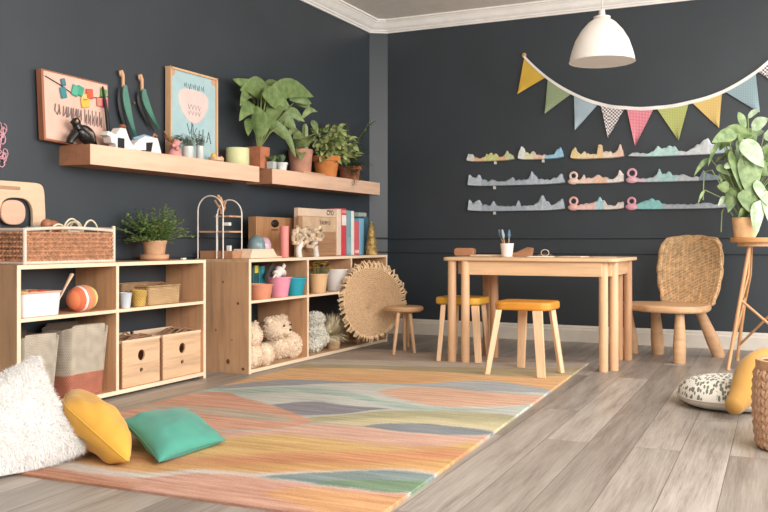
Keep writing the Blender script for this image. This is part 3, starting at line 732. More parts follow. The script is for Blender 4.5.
t = splant(265.5, XL + 0.195, 'tiny spiky succulent in a clear square pot at the gap between the shelves')
t.location.y = 5.462
G().lathe([(0, 0), (0.036, 0), (0.036, 0.05), (0.032, 0.05), (0.032, 0.006), (0, 0.006)], 4, M=R(PI / 4, 'Z')).obj('pot', plain((190, 200, 196), 0.2, 0.03), t)
G().box(-0.021, 0.021, -0.021, 0.021, 0.007, 0.046).obj('soil', plain((150, 150, 130), 0.9, 0.2), t)
g = G(); random.seed(5)
for k in range(46): leaf(g, (random.uniform(-.015, .015), random.uniform(-.015, .015), 0.045), rdir(1.3), 0.06, 0.010, 0.1, n=3)
g.obj('leaves', leafm((86, 116, 60), (130, 156, 92)), t)
t = splant(281.5, XL + 0.17, 'small succulent in a round white pot beside the squared terracotta pot')
t.location.y = PX(281.5, 160, XL + 0.17).y
pot(t, 0.036, 0.044, 0.058, (222, 222, 218), rim=True)
g = G()
for k in range(26): leaf(g, (0, 0, 0.05), rdir(random.uniform(0.6, 2.4)), 0.075, 0.022, 0.0, 0.4, n=4)
g.obj('leaves', leafm((82, 112, 74), (120, 146, 104)), t)
t = splant(300.5, XL + 0.115, 'upright cactus with wide side leaves in a dusty pink clay pot')
pot(t, 0.078, 0.096, 0.19, (196, 136, 110), rim=False)
g = G(); g.lathe([(0, 0), (0.022, 0), (0.026, 0.1), (0.022, 0.2), (0.01, 0.225), (0, 0.228)], 12, (0.03, 0.02, 0.165), wob=lambda a: 1 + 0.12 * math.cos(6 * a))
g.obj('cactus_stem', leafm((120, 138, 82), (150, 164, 108)), t)
g = G(); random.seed(9)
tb = t.location.copy()
for (a_, b_, W_, bow) in (((300, 122, .1), (283, 128, .15), .05, .2), ((302, 118, .08), (318, 112, .12), .05, .2), ((296, 130, .1), (288, 138, .2), .05, .1), ((312, 120, .1), (318, 134, .16), .05, .1)): leaf2(g, WP(*a_), WP(*b_), W_, bow)
for o in ((0.05, -0.2, 0.25), (0.1, -0.16, 0.02), (0.06, 0.1, 0.3), (0.02, -0.1, 0.32), (0.12, -0.06, 0.2), (0.06, -0.26, 0.12)):
    leaf(g, (0, 0, 0.17), o, 0.24, 0.085, 0.7, 0.25, 8, random.uniform(-.5, .5))
g.obj('leaves', leafm((104, 128, 70), (158, 172, 112)), t)
o = G().box(-0.05, 0.05, -0.20, 0.14, 0, 0.012).obj('wooden_board', wood((216, 164, 120), 'Y'), bevel=0.003)
tag(o, 'thin wooden board lying on the shelf in front of the pink and orange pots', 'board', (XL + 0.185 - 0.015, PX(313, 170, XL + 0.185).y, ZS + 0.001))
t = splant(326, XL + 0.105, 'bushy plant with mottled yellow-green leaves in a bright orange clay pot')
pot(t, 0.082, 0.112, 0.175, (212, 126, 58), rim=True)
g = G(); random.seed(14)
for k in range(330):
    d = rdir(random.uniform(-0.1, 2.2)).normalized(); d.x = abs(d.x) * 0.9 - 0.08; L_ = random.uniform(0.08, 0.29); b = V((0, 0, 0.17)) + V((d.x, d.y, d.z * 0.9)) * L_
    leaf(g, b, (d.x, d.y, random.uniform(-0.5, 0.8)), random.uniform(0.05, 0.09), random.uniform(0.03, 0.05), 0.7, 0.2, 4, random.uniform(-1, 1))
g.obj('leaves', leafm((96, 124, 56), (190, 198, 128)), t)
gs = G()
for k in range(26): d = rdir(1.5).normalized() * 0.18; gs.tube([(0, 0, 0.15), V((0, 0, 0.17)) + d * 0.6, V((0, 0, 0.17)) + d], 0.0025, 4)
gs.obj('stems', plain((120, 130, 70), 0.6), t)
t = splant(349.5, XL + 0.11, 'feathery fern with long fronds in a small terracotta pot at the shelf end')
pot(t, 0.078, 0.096, 0.12, (190, 110, 78), rim=True)
g, gs = G(), G(); random.seed(30)
for (dy, dx, up, L_) in ((0.9, 0.0, 0.9, 0.42), (0.7, 0.1, 1.2, 0.36), (-0.9, 0.5, 0.9, 0.2), (-1.1, 0.5, 0.3, 0.22), (-0.4, 0.7, 1.2, 0.24), (0.2, 0.2, 1.6, 0.3), (-1.0, 0.8, -0.2, 0.24), (0.4, -0.1, 1.5, 0.34), (-0.8, 0.9, 0.1, 0.2), (1.0, 0.1, 0.5, 0.30), (-0.6, 0.3, 1.3, 0.26), (-1.2, 0.6, 0.6, 0.24), (1.0, 0.0, 0.75, 0.45), (0.8, 0.3, 0.5, 0.3), (-1.0, 0.9, 0.3, 0.22), (-0.9, 0.7, 0.7, 0.22), (-0.7, 1.0, 0.0, 0.2), (-0.5, 0.9, 0.5, 0.2), (0.5, 0.5, 0.6, 0.2), (-1.2, 0.9, -0.3, 0.2)):
    d = V((dx, dy, up)).normalized(); b = V((0, 0, 0.11)); pts = [b + d * (L_ * u) + V((0, 0, -0.12 * u * u)) for u in [k / 12 for k in range(13)]]
    gs.tube(pts, 0.002, 4)
    for i, q in enumerate(pts[2:]):
        for sgn in (-1, 1):
            s_ = d.cross(V((0, 0, 1))).normalized() * sgn; leaf(g, q, s_ + d * 0.5, 0.08 * (1 - i / 16), 0.02, 0.3, n=3)
tb = t.location.copy()
for a_, b_, c_ in (((350, 158, .11), (358, 130, .10), (374, 121, .08)), ((350, 158, .11), (356, 138, .14), (366, 130, .14)), ((348, 158, .13), (340, 148, .2), (336, 162, .22)), ((348, 158, .13), (343, 146, .18), (342, 166, .24)), ((349, 158, .12), (352, 136, .12), (346, 122, .12))):
    A, B, C_ = V((0, 0, 0.11)), WP(*b_), WP(*c_); pts = [A * (1 - u) ** 2 + B * (2 * u * (1 - u)) + C_ * u * u for u in [k / 14 for k in range(15)]]
    gs.tube(pts, 0.0025, 4)
    for i in range(2, 15):
        d = (pts[i] - pts[i - 1]).normalized()
        for sgn in (-1, 1): s_ = d.cross(V((1, -0.5, 0.2))).normalized() * sgn; leaf(g, pts[i], s_ + d * 0.5 + V((0.2, 0, 0)), 0.07 * (1 - i / 18), 0.022, 0.2, n=3)
g.obj('leaves', leafm((74, 108, 60), (128, 152, 86)), t); gs.obj('stems', plain((90, 100, 56), 0.6), t)

# ------------------------------------------------------------ text and scribbles
def text_mesh(s, size, depth=0.001):
    c = bpy.data.curves.new('lettering', 'FONT'); c.body = s; c.size = size; c.extrude = depth; c.offset = size * 0.022; c.resolution_u = 3
    o = bpy.data.objects.new('lettering_tmp', c); COL.objects.link(o); bpy.context.view_layer.update()
    me = bpy.data.meshes.new_from_object(o.evaluated_get(bpy.context.evaluated_depsgraph_get())); bpy.data.objects.remove(o)
    return me
def lettering(s, size, M, mat, parent, name='lettering', bold=0):
    me = text_mesh(s, size, 0.0008); me.transform(M); me.materials.clear(); me.materials.append(mat); me.name = name
    o = bpy.data.objects.new(name, me); COL.objects.link(o); o.parent = parent; return o
FACEX = Matrix(((0, 0, 1, 0), (1, 0, 0, 0), (0, 1, 0, 0), (0, 0, 0, 1)))      # text x -> +Y, text y -> Z, normal +X

# ------------------------------------------------------------ left floating shelf
def on_shelf(px, x, z=ZS + 0.0015): q = PX(px, 150, x); return V((q.x, q.y, z))
# framed name picture hanging beyond the shelf end: deep box frame, tilted
ca = PX(41, 66, XL + 0.05); cb = PX(109, 84, XL + 0.05)
zb = PX(42, 139, XL + 0.07).z
t = thing('picture_frame', 'deep wooden picture with scribbled lettering and a garland, left end of the floating shelf', 'picture', (XL + 0.012, ca.y, zb))
W_, H_ = cb.y - ca.y, 0.372
tilt = Matrix.Identity(4)
g = G(); g.add([(x, y, z) for x in (0.0, 0.04) for y, z in ((0.02, 0), (W_, -0.02), (W_ - 0.01, H_ - 0.005), (0.0, H_))], [(3, 2, 1, 0), (4, 5, 6, 7), (0, 1, 5, 4), (1, 2, 6, 5), (2, 3, 7, 6), (3, 0, 4, 7)])
g.obj('frame', wood((172, 104, 72), 'Z', 0.85), t, bevel=0.003)
g = G(); g.add([(x, y, z) for x in (0.04, 0.043) for y, z in ((0.03, 0.01), (W_ - 0.012, -0.01), (W_ - 0.02, H_ - 0.015), (0.012, H_ - 0.01))], [(3, 2, 1, 0), (4, 5, 6, 7), (0, 1, 5, 4), (1, 2, 6, 5), (2, 3, 7, 6), (3, 0, 4, 7)])
panel = g.obj('panel', plain((226, 184, 164), 0.6, 0.03), t)
def pp(u, v): return V((0.048, 0.02 + u * (W_ - 0.03), (1 - v) * H_ - 0.01 * u))
# scribbled lettering
g = G(); random.seed(2)
def stroke(pts, r=0.0028): g.tube([pp(*q) for q in pts], r, 5)
x = 0.14
stroke([(0.15, 0.46), (0.14, 0.56), (0.18, 0.61), (0.21, 0.5), (0.2, 0.46), (0.22, 0.6)])
for i in range(4): x0 = 0.27 + i * 0.075; stroke([(x0, 0.47), (x0 - 0.005, 0.62), (x0 + 0.03, 0.56), (x0 + 0.045, 0.47), (x0 + 0.05, 0.63)])
for i in range(5): x0 = 0.60 + i * 0.06; stroke([(x0, 0.45), (x0 + 0.004, 0.66), (x0 + 0.03, 0.52), (x0 + 0.032, 0.68)], 0.0022)
g.obj('scribbled_letters', plain((132, 112, 112), 0.6), panel)
g = G(); g.tube([pp(0.0, 0.10), pp(0.2, 0.17), pp(0.4, 0.26), pp(0.6, 0.27), pp(0.8, 0.24), pp(1.0, 0.18)], 0.0025, 5); g.obj('garland_cord', plain((60, 50, 50)), panel)
for (u, v, c, w_, h_) in ((0.26, 0.13, (70, 120, 135), .03, .04), (0.26, 0.28, (60, 140, 150), .04, .06), (0.44, 0.21, (80, 175, 150), .045, .06), (0.52, 0.2, (60, 165, 130), .045, .055), (0.6, 0.36, (236, 190, 70), .06, .05), (0.58, 0.28, (235, 200, 110), .04, .04), (0.67, 0.21, (220, 90, 60), .05, .055), (0.9, 0.15, (90, 160, 70), .045, .05), (0.83, 0.3, (210, 130, 110), .04, .05), (0.91, 0.3, (226, 60, 110), .045, .05)):
    a = pp(u, v); G().box(-0.004, 0.008, -w_ / 2, w_ / 2, -h_ / 2, h_ / 2, T(*a) @ R(random.uniform(-.3, .3), 'X')).obj('clip', plain(c, 0.5), panel, bevel=0.005)
# poster frame
a = PX(169.5, 66, XL + 0.05); b = PX(217, 77.5, XL + 0.05); zt_ = a.z
W_ = b.y - a.y; H_ = zt_ - ZS
t = thing('picture_frame', 'light blue framed print with a pink blossom shape, standing on the floating shelf', 'picture', (XL + 0.015, a.y, ZS + 0.001))
fr = wood((226, 176, 130), 'Z', 0.9); g = G()
for (y0, y1, z0, z1) in ((0, 0.014, 0, H_), (W_ - 0.014, W_, 0, H_), (0, W_, 0, 0.014), (0, W_, H_ - 0.014, H_)): g.box(0, 0.045, y0, y1, z0, z1)
g.obj('frame', fr, t, bevel=0.002)
pn = G().box(0.01, 0.03, 0.012, W_ - 0.012, 0.012, H_ - 0.012).obj('print', plain((168, 200, 204), 0.5, 0.03), t, smooth=False)
def blob(pts, x, th, name, col, par): g = G(); g.add([(x, y, z) for y, z in pts] + [(x + th, y, z) for y, z in pts], [tuple(range(len(pts)))[::-1], tuple(range(len(pts), 2 * len(pts)))] + [(i, (i + 1) % len(pts), len(pts) + (i + 1) % len(pts), len(pts) + i) for i in range(len(pts))]); return g.obj(name, plain(col, 0.6, 0.02), par, smooth=False, tri=True)
c_y, c_z = W_ * 0.5, H_ * 0.6
blob([(c_y + 0.36 * W_ * math.cos(a) * (0.86 + 0.16 * math.sin(a)), c_z + 0.02 + H_ * 0.17 * (math.sin(a) * 1.1 + 0.10 * math.cos(2 * a) + (0.12 * abs(math.cos(a)) if math.sin(a) > 0 else 0))) for a in [2 * PI * k / 40 for k in range(40)]], 0.0302, 0.001, 'pink_shape', (232, 200, 192), pn)
for (yy, zz) in ((0.03, H_ - 0.03), (W_ - 0.03, H_ - 0.03)):
    blob([(yy + 0.03 * math.cos(a), zz + 0.025 * math.sin(a)) for a in [2 * PI * k / 12 for k in range(12)]], 0.0302, 0.001, 'corner_mark', (206, 160, 128), pn)
g = G(); random.seed(8)
def st2(pts, r=0.002): g.tube([(0.0315, u * W_, (1 - v) * H_) for u, v in pts], r, 5)
for i in range(5): u = 0.3 + i * 0.09; st2([(u, 0.14), (u + 0.02, 0.18 + 0.02 * (i % 2)), (u + 0.05, 0.13), (u + 0.06, 0.19)])
for i in range(4): u = 0.38 + i * 0.07; st2([(u, 0.36), (u + 0.03, 0.42), (u + 0.05, 0.37)], 0.0016); st2([(u, 0.44), (u + 0.03, 0.48), (u + 0.05, 0.43)], 0.0016)
st2([(0.36, 0.58), (0.42, 0.7), (0.48, 0.58), (0.5, 0.7), (0.56, 0.62)], 0.003); st2([(0.46, 0.56), (0.46, 0.74)], 0.003)
st2([(0.62, 0.64), (0.6, 0.76), (0.55, 0.78)], 0.003); st2([(0.7, 0.62), (0.69, 0.75)], 0.004); st2([(0.78, 0.76), (0.82, 0.64), (0.87, 0.77)], 0.004); st2([(0.8, 0.71), (0.86, 0.71)], 0.002)
g.obj('printed_marks', plain((96, 112, 122), 0.6), pn)
# black bird figure
p = on_shelf(82, XL + 0.12)
t = thing('bird_figure', 'glossy black perched bird figurine in front of the scribbled wooden picture', 'figurine', p)
blk = plain((30, 27, 26), 0.25, 0.1, 0, 20)
g = G(); M = R(-0.5, 'X')
g.ball((0, 0, 0.065), (0.035, 0.07, 0.05), 20, 14, M); g.ball((0, -0.045, 0.118), (0.024, 0.028, 0.027), 16, 10)
g.tube([(0, -0.03, 0.09), (0, -0.045, 0.115)], [0.028, 0.02], 12); g.tube([(0, -0.065, 0.122), (0, -0.088, 0.112)], [0.009, 0.002], 8)
g.tube([(0, 0.03, 0.08), (0, 0.08, 0.035), (0, 0.105, 0.01)], [0.03, 0.024, 0.01], 12, flat=0.5); g.tube([(0, -0.05, 0.06), (0, -0.085, 0.02), (0, -0.09, 0.004)], [0.026, 0.022, 0.02], 12)
g.obj('body', blk, t)
g = G(); g.tube([(0.034, -0.02, 0.09), (0.042, 0.02, 0.065), (0.02, 0.07, 0.03)], [0.01, 0.02, 0.006], 10, flat=0.4); g.obj('wing', plain((150, 140, 132), 0.3, 0.35, 0, 60), t, label='grey streaked wing')
g = G(); 
for s_ in (1,): g.ball((0.02, -0.056, 0.124), 0.007, 10, 8); g.tube([(0, -0.062, 0.14), (0, -0.05, 0.146), (0, -0.036, 0.142)], 0.004, 6)
g.obj('eye_ring', plain((222, 168, 120), 0.4), t)
# tall black stick
p = on_shelf(110.5, XL + 0.10)
o = G().tube([(0, 0, 0), (-0.01, -0.02, 0.2), (-0.03, -0.03, 0.355)], [0.013, 0.011, 0.005], 10).obj('black_stick', plain((22, 22, 24), 0.5)); tag(o, 'slender tall black tapered stick standing on the shelf right of the wooden picture', 'stick', p)
# two hanging green blades with wooden hooks
def blade(pxh, pyh, ptip, label):
    hx = XL + 0.03; a = PX(pxh, pyh, hx); t = thing('hanging_tool', label, 'tool', (XL + 0.004, a.y, ZS + 0.002)); hz = a.z - ZS
    e = PX(ptip[0], ptip[1], XL + 0.08)
    G().tube([(0.01, 0.0, hz - 0.015), (0.02, -0.014, hz - 0.008), (0.02, -0.016, hz + 0.008), (0.02, 0.0, hz + 0.014), (0.02, 0.01, hz - 0.01), (0.02, 0.012, hz - 0.08)], [0.006, 0.007, 0.008, 0.009, 0.011, 0.010], 10).obj('hook', wood((214, 164, 120), 'Z'), t)
    dy = e.y - a.y; dz = e.z - ZS; P = []
    for k in range(11):
        u = k / 10; P.append((0.03, 0.012 + dy * u ** 1.7, hz - 0.07 + (dz - hz + 0.07) * u))
    wd = [0.010, 0.022, 0.032, 0.036, 0.036, 0.033, 0.028, 0.022, 0.016, 0.010, 0.003]
    g = G(); vs = []
    for (q, w_) in zip(P, wd): 
        for dx in (-0.003, 0.003): vs += [(q[0] + dx, q[1] - w_ * 0.7, q[2]), (q[0] + dx + 0.012, q[1] + w_ * 0.5, q[2] + 0.0)]
    fs = []
    for k in range(10): a0 = k * 4; fs += [(a0, a0 + 4, a0 + 5, a0 + 1), (a0 + 2, a0 + 3, a0 + 7, a0 + 6), (a0, a0 + 2, a0 + 6, a0 + 4), (a0 + 1, a0 + 5, a0 + 7, a0 + 3)]
    g.add(vs, fs); g.obj('green_blade', plain((64, 124, 104), 0.45, 0.08), t, label='teal green blade')
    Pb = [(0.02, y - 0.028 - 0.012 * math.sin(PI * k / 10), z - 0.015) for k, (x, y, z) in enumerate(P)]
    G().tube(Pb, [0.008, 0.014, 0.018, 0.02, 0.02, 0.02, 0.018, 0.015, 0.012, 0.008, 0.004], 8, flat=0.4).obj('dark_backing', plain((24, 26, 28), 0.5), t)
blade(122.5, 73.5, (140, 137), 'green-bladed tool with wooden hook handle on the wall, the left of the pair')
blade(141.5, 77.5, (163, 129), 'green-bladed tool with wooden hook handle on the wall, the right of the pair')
nl = G().cyl((0, 0, 0), (0.012, 0, 0), 0.009, 0.009, 12).obj('wall_peg', wood((110, 84, 66), 'Z')); tag(nl, 'small round brown peg in the dark wall between the two green tools', 'peg', PX(133, 103, XL) + V((0.0, 0, 0)))
# white block toys
def white_toy(px0, px1, pyt, outline, hole, label):
    a = PX(px0, 150, XL + 0.15); b = PX(px1, 150, XL + 0.15); Wd = b.y - a.y
    t = thing('block_toy', label, 'toy', (XL + 0.15, a.y, ZS + 0.0015)); Hh = PX((px0 + px1) / 2, pyt, XL + 0.15).z - ZS
    M = Matrix(((0, 1, 0, 0), (1, 0, 0, 0), (0, 0, 1, 0), (0, 0, 0, 1)))
    G().prism([(u * Wd, v * Hh) for u, v in outline], 0.06, M).obj('block_body', plain((236, 232, 228), 0.45, 0.02), t, bevel=0.004, tri=False)
    G().prism([(u * Wd, v * Hh) for u, v in hole], 0.064, M).obj('dark_square', plain((34, 34, 38), 0.5), t)
    return t, Wd, Hh
t, Wd, Hh = white_toy(103, 133, 128, [(0, 0.55), (0.05, 0.75), (0.3, 0.62), (0.45, 0.98), (0.62, 1), (0.75, 0.5), (0.95, 0.1), (1, 0), (0.3, 0), (0.3, 0.2), (0.15, 0.22), (0.12, 0.5)], [(0.34, 0), (0.34, 0.5), (0.56, 0.5), (0.56, 0)], 'white cut-out block toy with dark opening, left one on the shelf')
G().ball((0.02, Wd * 0.55, Hh + 0.008), (0.02, 0.022, 0.014), 14, 8).obj('brown_knob', wood((150, 84, 56), 'Z'), t)
t, Wd, Hh = white_toy(130, 158, 137, [(0, 0), (0.02, 0.4), (0.2, 0.75), (0.4, 1), (0.85, 1), (0.9, 0.7), (1, 0), (0.62, 0), (0.62, 0.1), (0.3, 0.1), (0.2, 0)], [(0.42, 0.1), (0.42, 0.6), (0.66, 0.68), (0.60, 0.1)], 'white cut-out block toy with blue cap, right one on the shelf')
G().tube([(0.0, 0.12 * Wd, Hh * 0.8), (0, Wd * 0.5, Hh * 1.06), (0, Wd * 0.8, Hh * 1.02)], [0.006, 0.01, 0.006], 8).obj('blue_cap', plain((130, 170, 200), 0.5), t)
G().tube([(0.0, Wd * 0.8, Hh), (0, Wd * 0.86, Hh * 1.28), (0, Wd * 0.95, Hh * 1.15)], 0.006, 8).obj('brown_knob', wood((186, 120, 76), 'Z'), t)
# pink coral figure
t = thing('coral_figure', 'lumpy pink figurine beside the small glass plant pots', 'figurine', on_shelf(174.5, XL + 0.13)); random.seed(4)
g = G()
for k in range(16): a = random.random() * 6.28; r = random.random() * 0.04; z = random.uniform(0.01, 0.10) * (1 - r * 9) + 0.01; g.ball((math.cos(a) * r, math.sin(a) * r, max(0.012, z)), random.uniform(0.012, 0.024), 10, 8)
g.lathe([(0, 0), (0.05, 0), (0.045, 0.02), (0.02, 0.06), (0.012, 0.11), (0, 0.115)], 14); g.obj('body', plain((220, 148, 142), 0.7, 0.08, 0.3, 30), t)
g = G()
for k in range(6): a = k; g.tube([(0, 0, 0.08), (0.02 * math.cos(a), -0.03 - 0.012 * k, 0.11 + 0.012 * (k % 3)), (0.0, -0.05 - 0.01 * k, 0.10 + 0.01 * k)], 0.004, 6)
g.obj('twigs', wood((150, 104, 66), 'Z'), t)
# glass pots with grey-green sprigs
def sprig(px, x, r, h, label, n, spread, hi, seed):
    t = thing('potted_plant', label, 'plant', on_shelf(px, x)); random.seed(seed)
    G().lathe([(0, 0), (r * 0.9, 0), (r, 0.006), (r, h), (r * 0.92, h), (r * 0.9, 0.01), (0, 0.01)], 24).obj('pot', plain((206, 210, 204), 0.15, 0.03), t)
    g = G(); gs = G()
    for k in range(n):
        a = random.random() * 6.28; e = V((math.cos(a) * spread * random.random(), math.sin(a) * spread * random.random(), h + hi * random.uniform(0.3, 1)))
        gs.tube([(0, 0, 0.012), e], 0.0015, 4)
        for j in range(6): leaf(g, e * (1 - j * 0.06), rdir(0.2), 0.026, 0.018, 0.2, n=2)
    g.obj('leaves', leafm((112, 134, 108), (184, 196, 178)), t); gs.obj('stems', plain((110, 120, 90)), t)
sprig(188, XL + 0.15, 0.036, 0.075, 'white glazed pot with grey-green sprigs, left of the two by the pink figurine', 26, 0.06, 0.075, 6)
sprig(200, XL + 0.15, 0.024, 0.09, 'slim white pot with tall grey-green sprigs, right of the two by the pink figurine', 20, 0.045, 0.08, 12)
sprig(177, XL + 0.06, 0.02, 0.10, 'small leafy green sprig in a thin holder behind the pink figurine', 10, 0.05, 0.05, 22)
# small wooden cup with yellow egg
t = thing('egg_cup', 'low wooden cup with side handle, in front of the blue framed print', 'cup', on_shelf(216, XL + 0.14))
g = G().lathe([(0, 0), (0.025, 0), (0.045, 0.012), (0.05, 0.032), (0.045, 0.034), (0.03, 0.014), (0, 0.014)], 24); g.tube([(0, 0.045, 0.01), (0, 0.075, 0.012), (0, 0.08, 0.032), (0, 0.06, 0.042), (0, 0.045, 0.03)], 0.006, 8)
g.obj('cup_body', wood((232, 186, 148), 'Y'), t)
o = G().ball((0, 0, 0.022), (0.019, 0.019, 0.026), 18, 12).obj('toy_egg', plain((232, 186, 72), 0.4)); tag(o, 'small yellow egg sitting in the low wooden cup', 'egg', on_shelf(213.5, XL + 0.14) + V((0, 0, 0.0145)))
# candle
t = thing('pillar_candle', 'wide pale yellow-green ribbed pillar candle on the end of the left floating shelf', 'candle', on_shelf(237.5, XL + 0.125))
G().lathe([(0, 0), (0.078, 0), (0.08, 0.003), (0.08, 0.117), (0.078, 0.12), (0, 0.12)], 72, wob=lambda a: 1 + 0.004 * math.cos(36 * a)).obj('wax_body', plain((214, 216, 158), 0.5, 0.02), t)
G().cyl((0, 0, 0.12), (0, 0.002, 0.13), 0.002, 0.0015, 6).obj('wick', plain((60, 50, 40)), t)

# ------------------------------------------------------------ on the left unit
def cab1(px, x=-3.5, z=hT + 0.001): q = PX(px, 250, x); return V((q.x, q.y, z))
def wall_weave(t, name, fn, nrows, ncols, col, r, mat=None, closed=False):
    """rows of strands passing in and out of uprights; fn(u,v,off) gives the surface point"""
    g = G()
    for j in range(nrows):
        v = (j + 0.5) / nrows
        g.tube([fn(i / (ncols * 2), v, r * 0.9 * (1 if (i // 1 + j) % 2 else -1) * (1 if i % 2 else 0.0) + r * 0.6 * random.uniform(-.4, .4)) for i in range(ncols * 2 + (0 if closed else 1))], r, 6, closed=closed)
    return g.obj(name, mat or plain(col, 0.8, 0.16, 0.4, 40), t)
random.seed(31)
a = PX(24, 260, -3.405); b = PX(113, 262, -3.405); BL_ = b.y - a.y; BH = 0.165
t = thing('wicker_basket', 'long rectangular wicker basket with white rims on the left shelf unit', 'basket', (-3.405, a.y, hT + 0.001))
bx = -0.232
def side(u, v, o):  # runs back-left -> front-left -> front-right -> back-right
    Ltot = 0.232 + BL_ + 0.232; s_ = u * Ltot; z = 0.014 + v * (BH - 0.02) + 0.022 * 0
    if s_ < 0.232: return V((bx + s_, 0 - o, z))
    if s_ < 0.232 + BL_: return V((o, s_ - 0.232, z))
    return V((-(s_ - 0.232 - BL_), BL_ + o, z))
wall_weave(t, 'woven_sides', side, 13, 46, (184, 128, 92), 0.0072)
G().box(bx, 0, 0, BL_, 0.002, 0.01).obj('base', wood((160, 110, 78), 'Y'), t)
G().box(bx, bx + 0.01, 0, BL_, 0.01, BH - 0.01).obj('back_side', weave((184, 128, 92), 30, 30, 70), t)
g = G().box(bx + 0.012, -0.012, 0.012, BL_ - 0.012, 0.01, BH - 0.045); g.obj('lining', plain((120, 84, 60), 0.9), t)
wr = plain((226, 206, 186), 0.5, 0.04)
arc = [V((0.002, BL_ * u, BH + 0.012 * math.sin(PI * u) + 0.004)) for u in [k / 16 for k in range(17)]]
g = G().tube(arc, 0.0085, 8); g.tube([(bx, 0, BH + 0.004), (0, 0, BH + 0.004)], 0.0085, 8); g.tube([(bx, BL_, BH + 0.02), (0, BL_, BH + 0.012)], 0.009, 8); g.tube([(bx, 0, BH), (bx, BL_, BH)], 0.0085, 8)
g.obj('rim', wr, t); 
for (x, y, z1) in ((0.004, 0, BH + 0.008), (0.004, BL_, BH + 0.03)): G().tube([(x, y, 0), (x, y, z1)], 0.010, 8).obj('corner_post', wr, t)
g = G().tube([(0.006, 0, 0.008), (0.006, BL_, 0.008)], 0.009, 8); g.tube([(bx, -0.003, 0.008), (0.006, -0.003, 0.008)], 0.009, 8); g.obj('base_rim', wr, t)
# looped wires in the basket
o = G()
for (y0, y1, hh, xx) in ((0.30, 0.42, 0.075, -0.05), (0.34, 0.46, 0.06, -0.08), (0.44, 0.55, 0.07, -0.05), (0.22, 0.34, 0.045, -0.06), (0.40, 0.50, 0.065, -0.11)):
    o.tube([(xx, (y0 + y1) / 2 + (y1 - y0) / 2 * math.cos(a_) * 1.1, BH - 0.04 + (hh + 0.03) * math.sin(a_)) for a_ in [PI * k / 14 for k in range(15)]], 0.0048, 6)
o = o.obj('wire_loops', plain((232, 214, 180), 0.4)); tag(o, 'tangle of cream looped wires rising out of the wicker basket', 'wire', (-3.405, a.y, hT + 0.001))
q = PX(50.5, 217, -3.55)
t = thing('wooden_toy', 'small brown rounded toy animal at the back of the wicker basket', 'toy', (q.x, q.y, hT + 0.13))
g = G().ball((0, 0.012, 0.06), (0.035, 0.05, 0.034), 18, 12); g.ball((0.01, -0.035, 0.07), (0.03, 0.03, 0.03), 16, 10); g.ball((0.0, 0.05, 0.045), (0.02, 0.02, 0.03), 12, 8); g.lathe([(0, 0), (0.02, 0), (0.024, 0.05), (0, 0.06)], 12); g.obj('body', wood((176, 112, 76), 'X'), t)
q = PX(33, 223, -3.48)
t = thing('cloth_bundle', 'grey-blue crumpled cloth in the near corner of the wicker basket', 'cloth', (q.x, q.y, hT + 0.125)); random.seed(2)
g = G()
g.ball((0, 0, 0.03), (0.05, 0.07, 0.035), 24, 14, f=lambda d: 1 + 0.18 * math.sin(7 * d.y + 5 * d.x) * math.cos(6 * d.z)); g.obj('folds', fabric((138, 146, 152)), t)
# bentwood panel
pyt = PX(20, 182, -3.66).z
a = PX(-9, 200, -3.66); b = PX(44.5, 216, -3.66); PW = b.y - a.y; PH = pyt - hT
t = thing('bentwood_panel', 'pale bentwood panel with rounded cut-out leaning on the wall behind the basket', 'panel', (-3.66, a.y, hT + 0.001))
MX = Matrix(((0, 1, 0, 0), (1, 0, 0, 0), (0, 0, 1, 0), (0, 0, 0, 1)))
def ring_panel(outer, inner, th, M):
    g = G(); n = len(outer); vs = []
    for y in (-th / 2, th / 2): vs += [(a, y, b) for a, b in outer] + [(a, y, b) for a, b in inner]
    fs = []
    for i in range(n): j = (i + 1) % n; fs += [(i, j, n + j, n + i), (2 * n + i, 3 * n + i, 3 * n + j, 2 * n + j), (i, 2 * n + i, 2 * n + j, j), (n + i, n + j, 3 * n + j, 3 * n + i)]
    g.add(vs, fs, M); return g
def sup(w_, h_, cx_, cy_, e, n=48): 
    out = []
    for k in range(n):
        a_ = 2 * PI * k / n; c_, s_ = math.cos(a_), math.sin(a_); out.append((cx_ + w_ / 2 * math.copysign(abs(c_) ** (2 / e), c_), cy_ + h_ / 2 * math.copysign(abs(s_) ** (2 / e), s_)))
    return out
outer = [(x * (1 - 0.06 * (z / PH - 0.5)) , z) for x, z in sup(PW, PH, PW / 2, PH / 2, 9)]
inner = sup(PW * 0.62, PH * 0.52, PW * 0.44, PH * 0.54, 3)
ring_panel(outer, inner, 0.02, MX).obj('frame', wood((228, 190, 154), 'Y', 0.95), t, bevel=0.003)
G().prism([(x, z) for x, z in sup(PW * 0.44, PH * 0.30, PW * 0.36, PH * 0.62, 2.6)], 0.016, T(0.012, 0, 0) @ MX).obj('inner_pad', wood((230, 180, 148), 'Y', 0.95), t, bevel=0.004)
G().prism([(x, z) for x, z in rrect(PW * 0.4, 0.018, 0.008, 4, PW * 0.3, PH - 0.035)], 0.006, T(0.0105, 0, 0) @ MX).obj('grip_slot', wood((176, 132, 100), 'Y'), t)
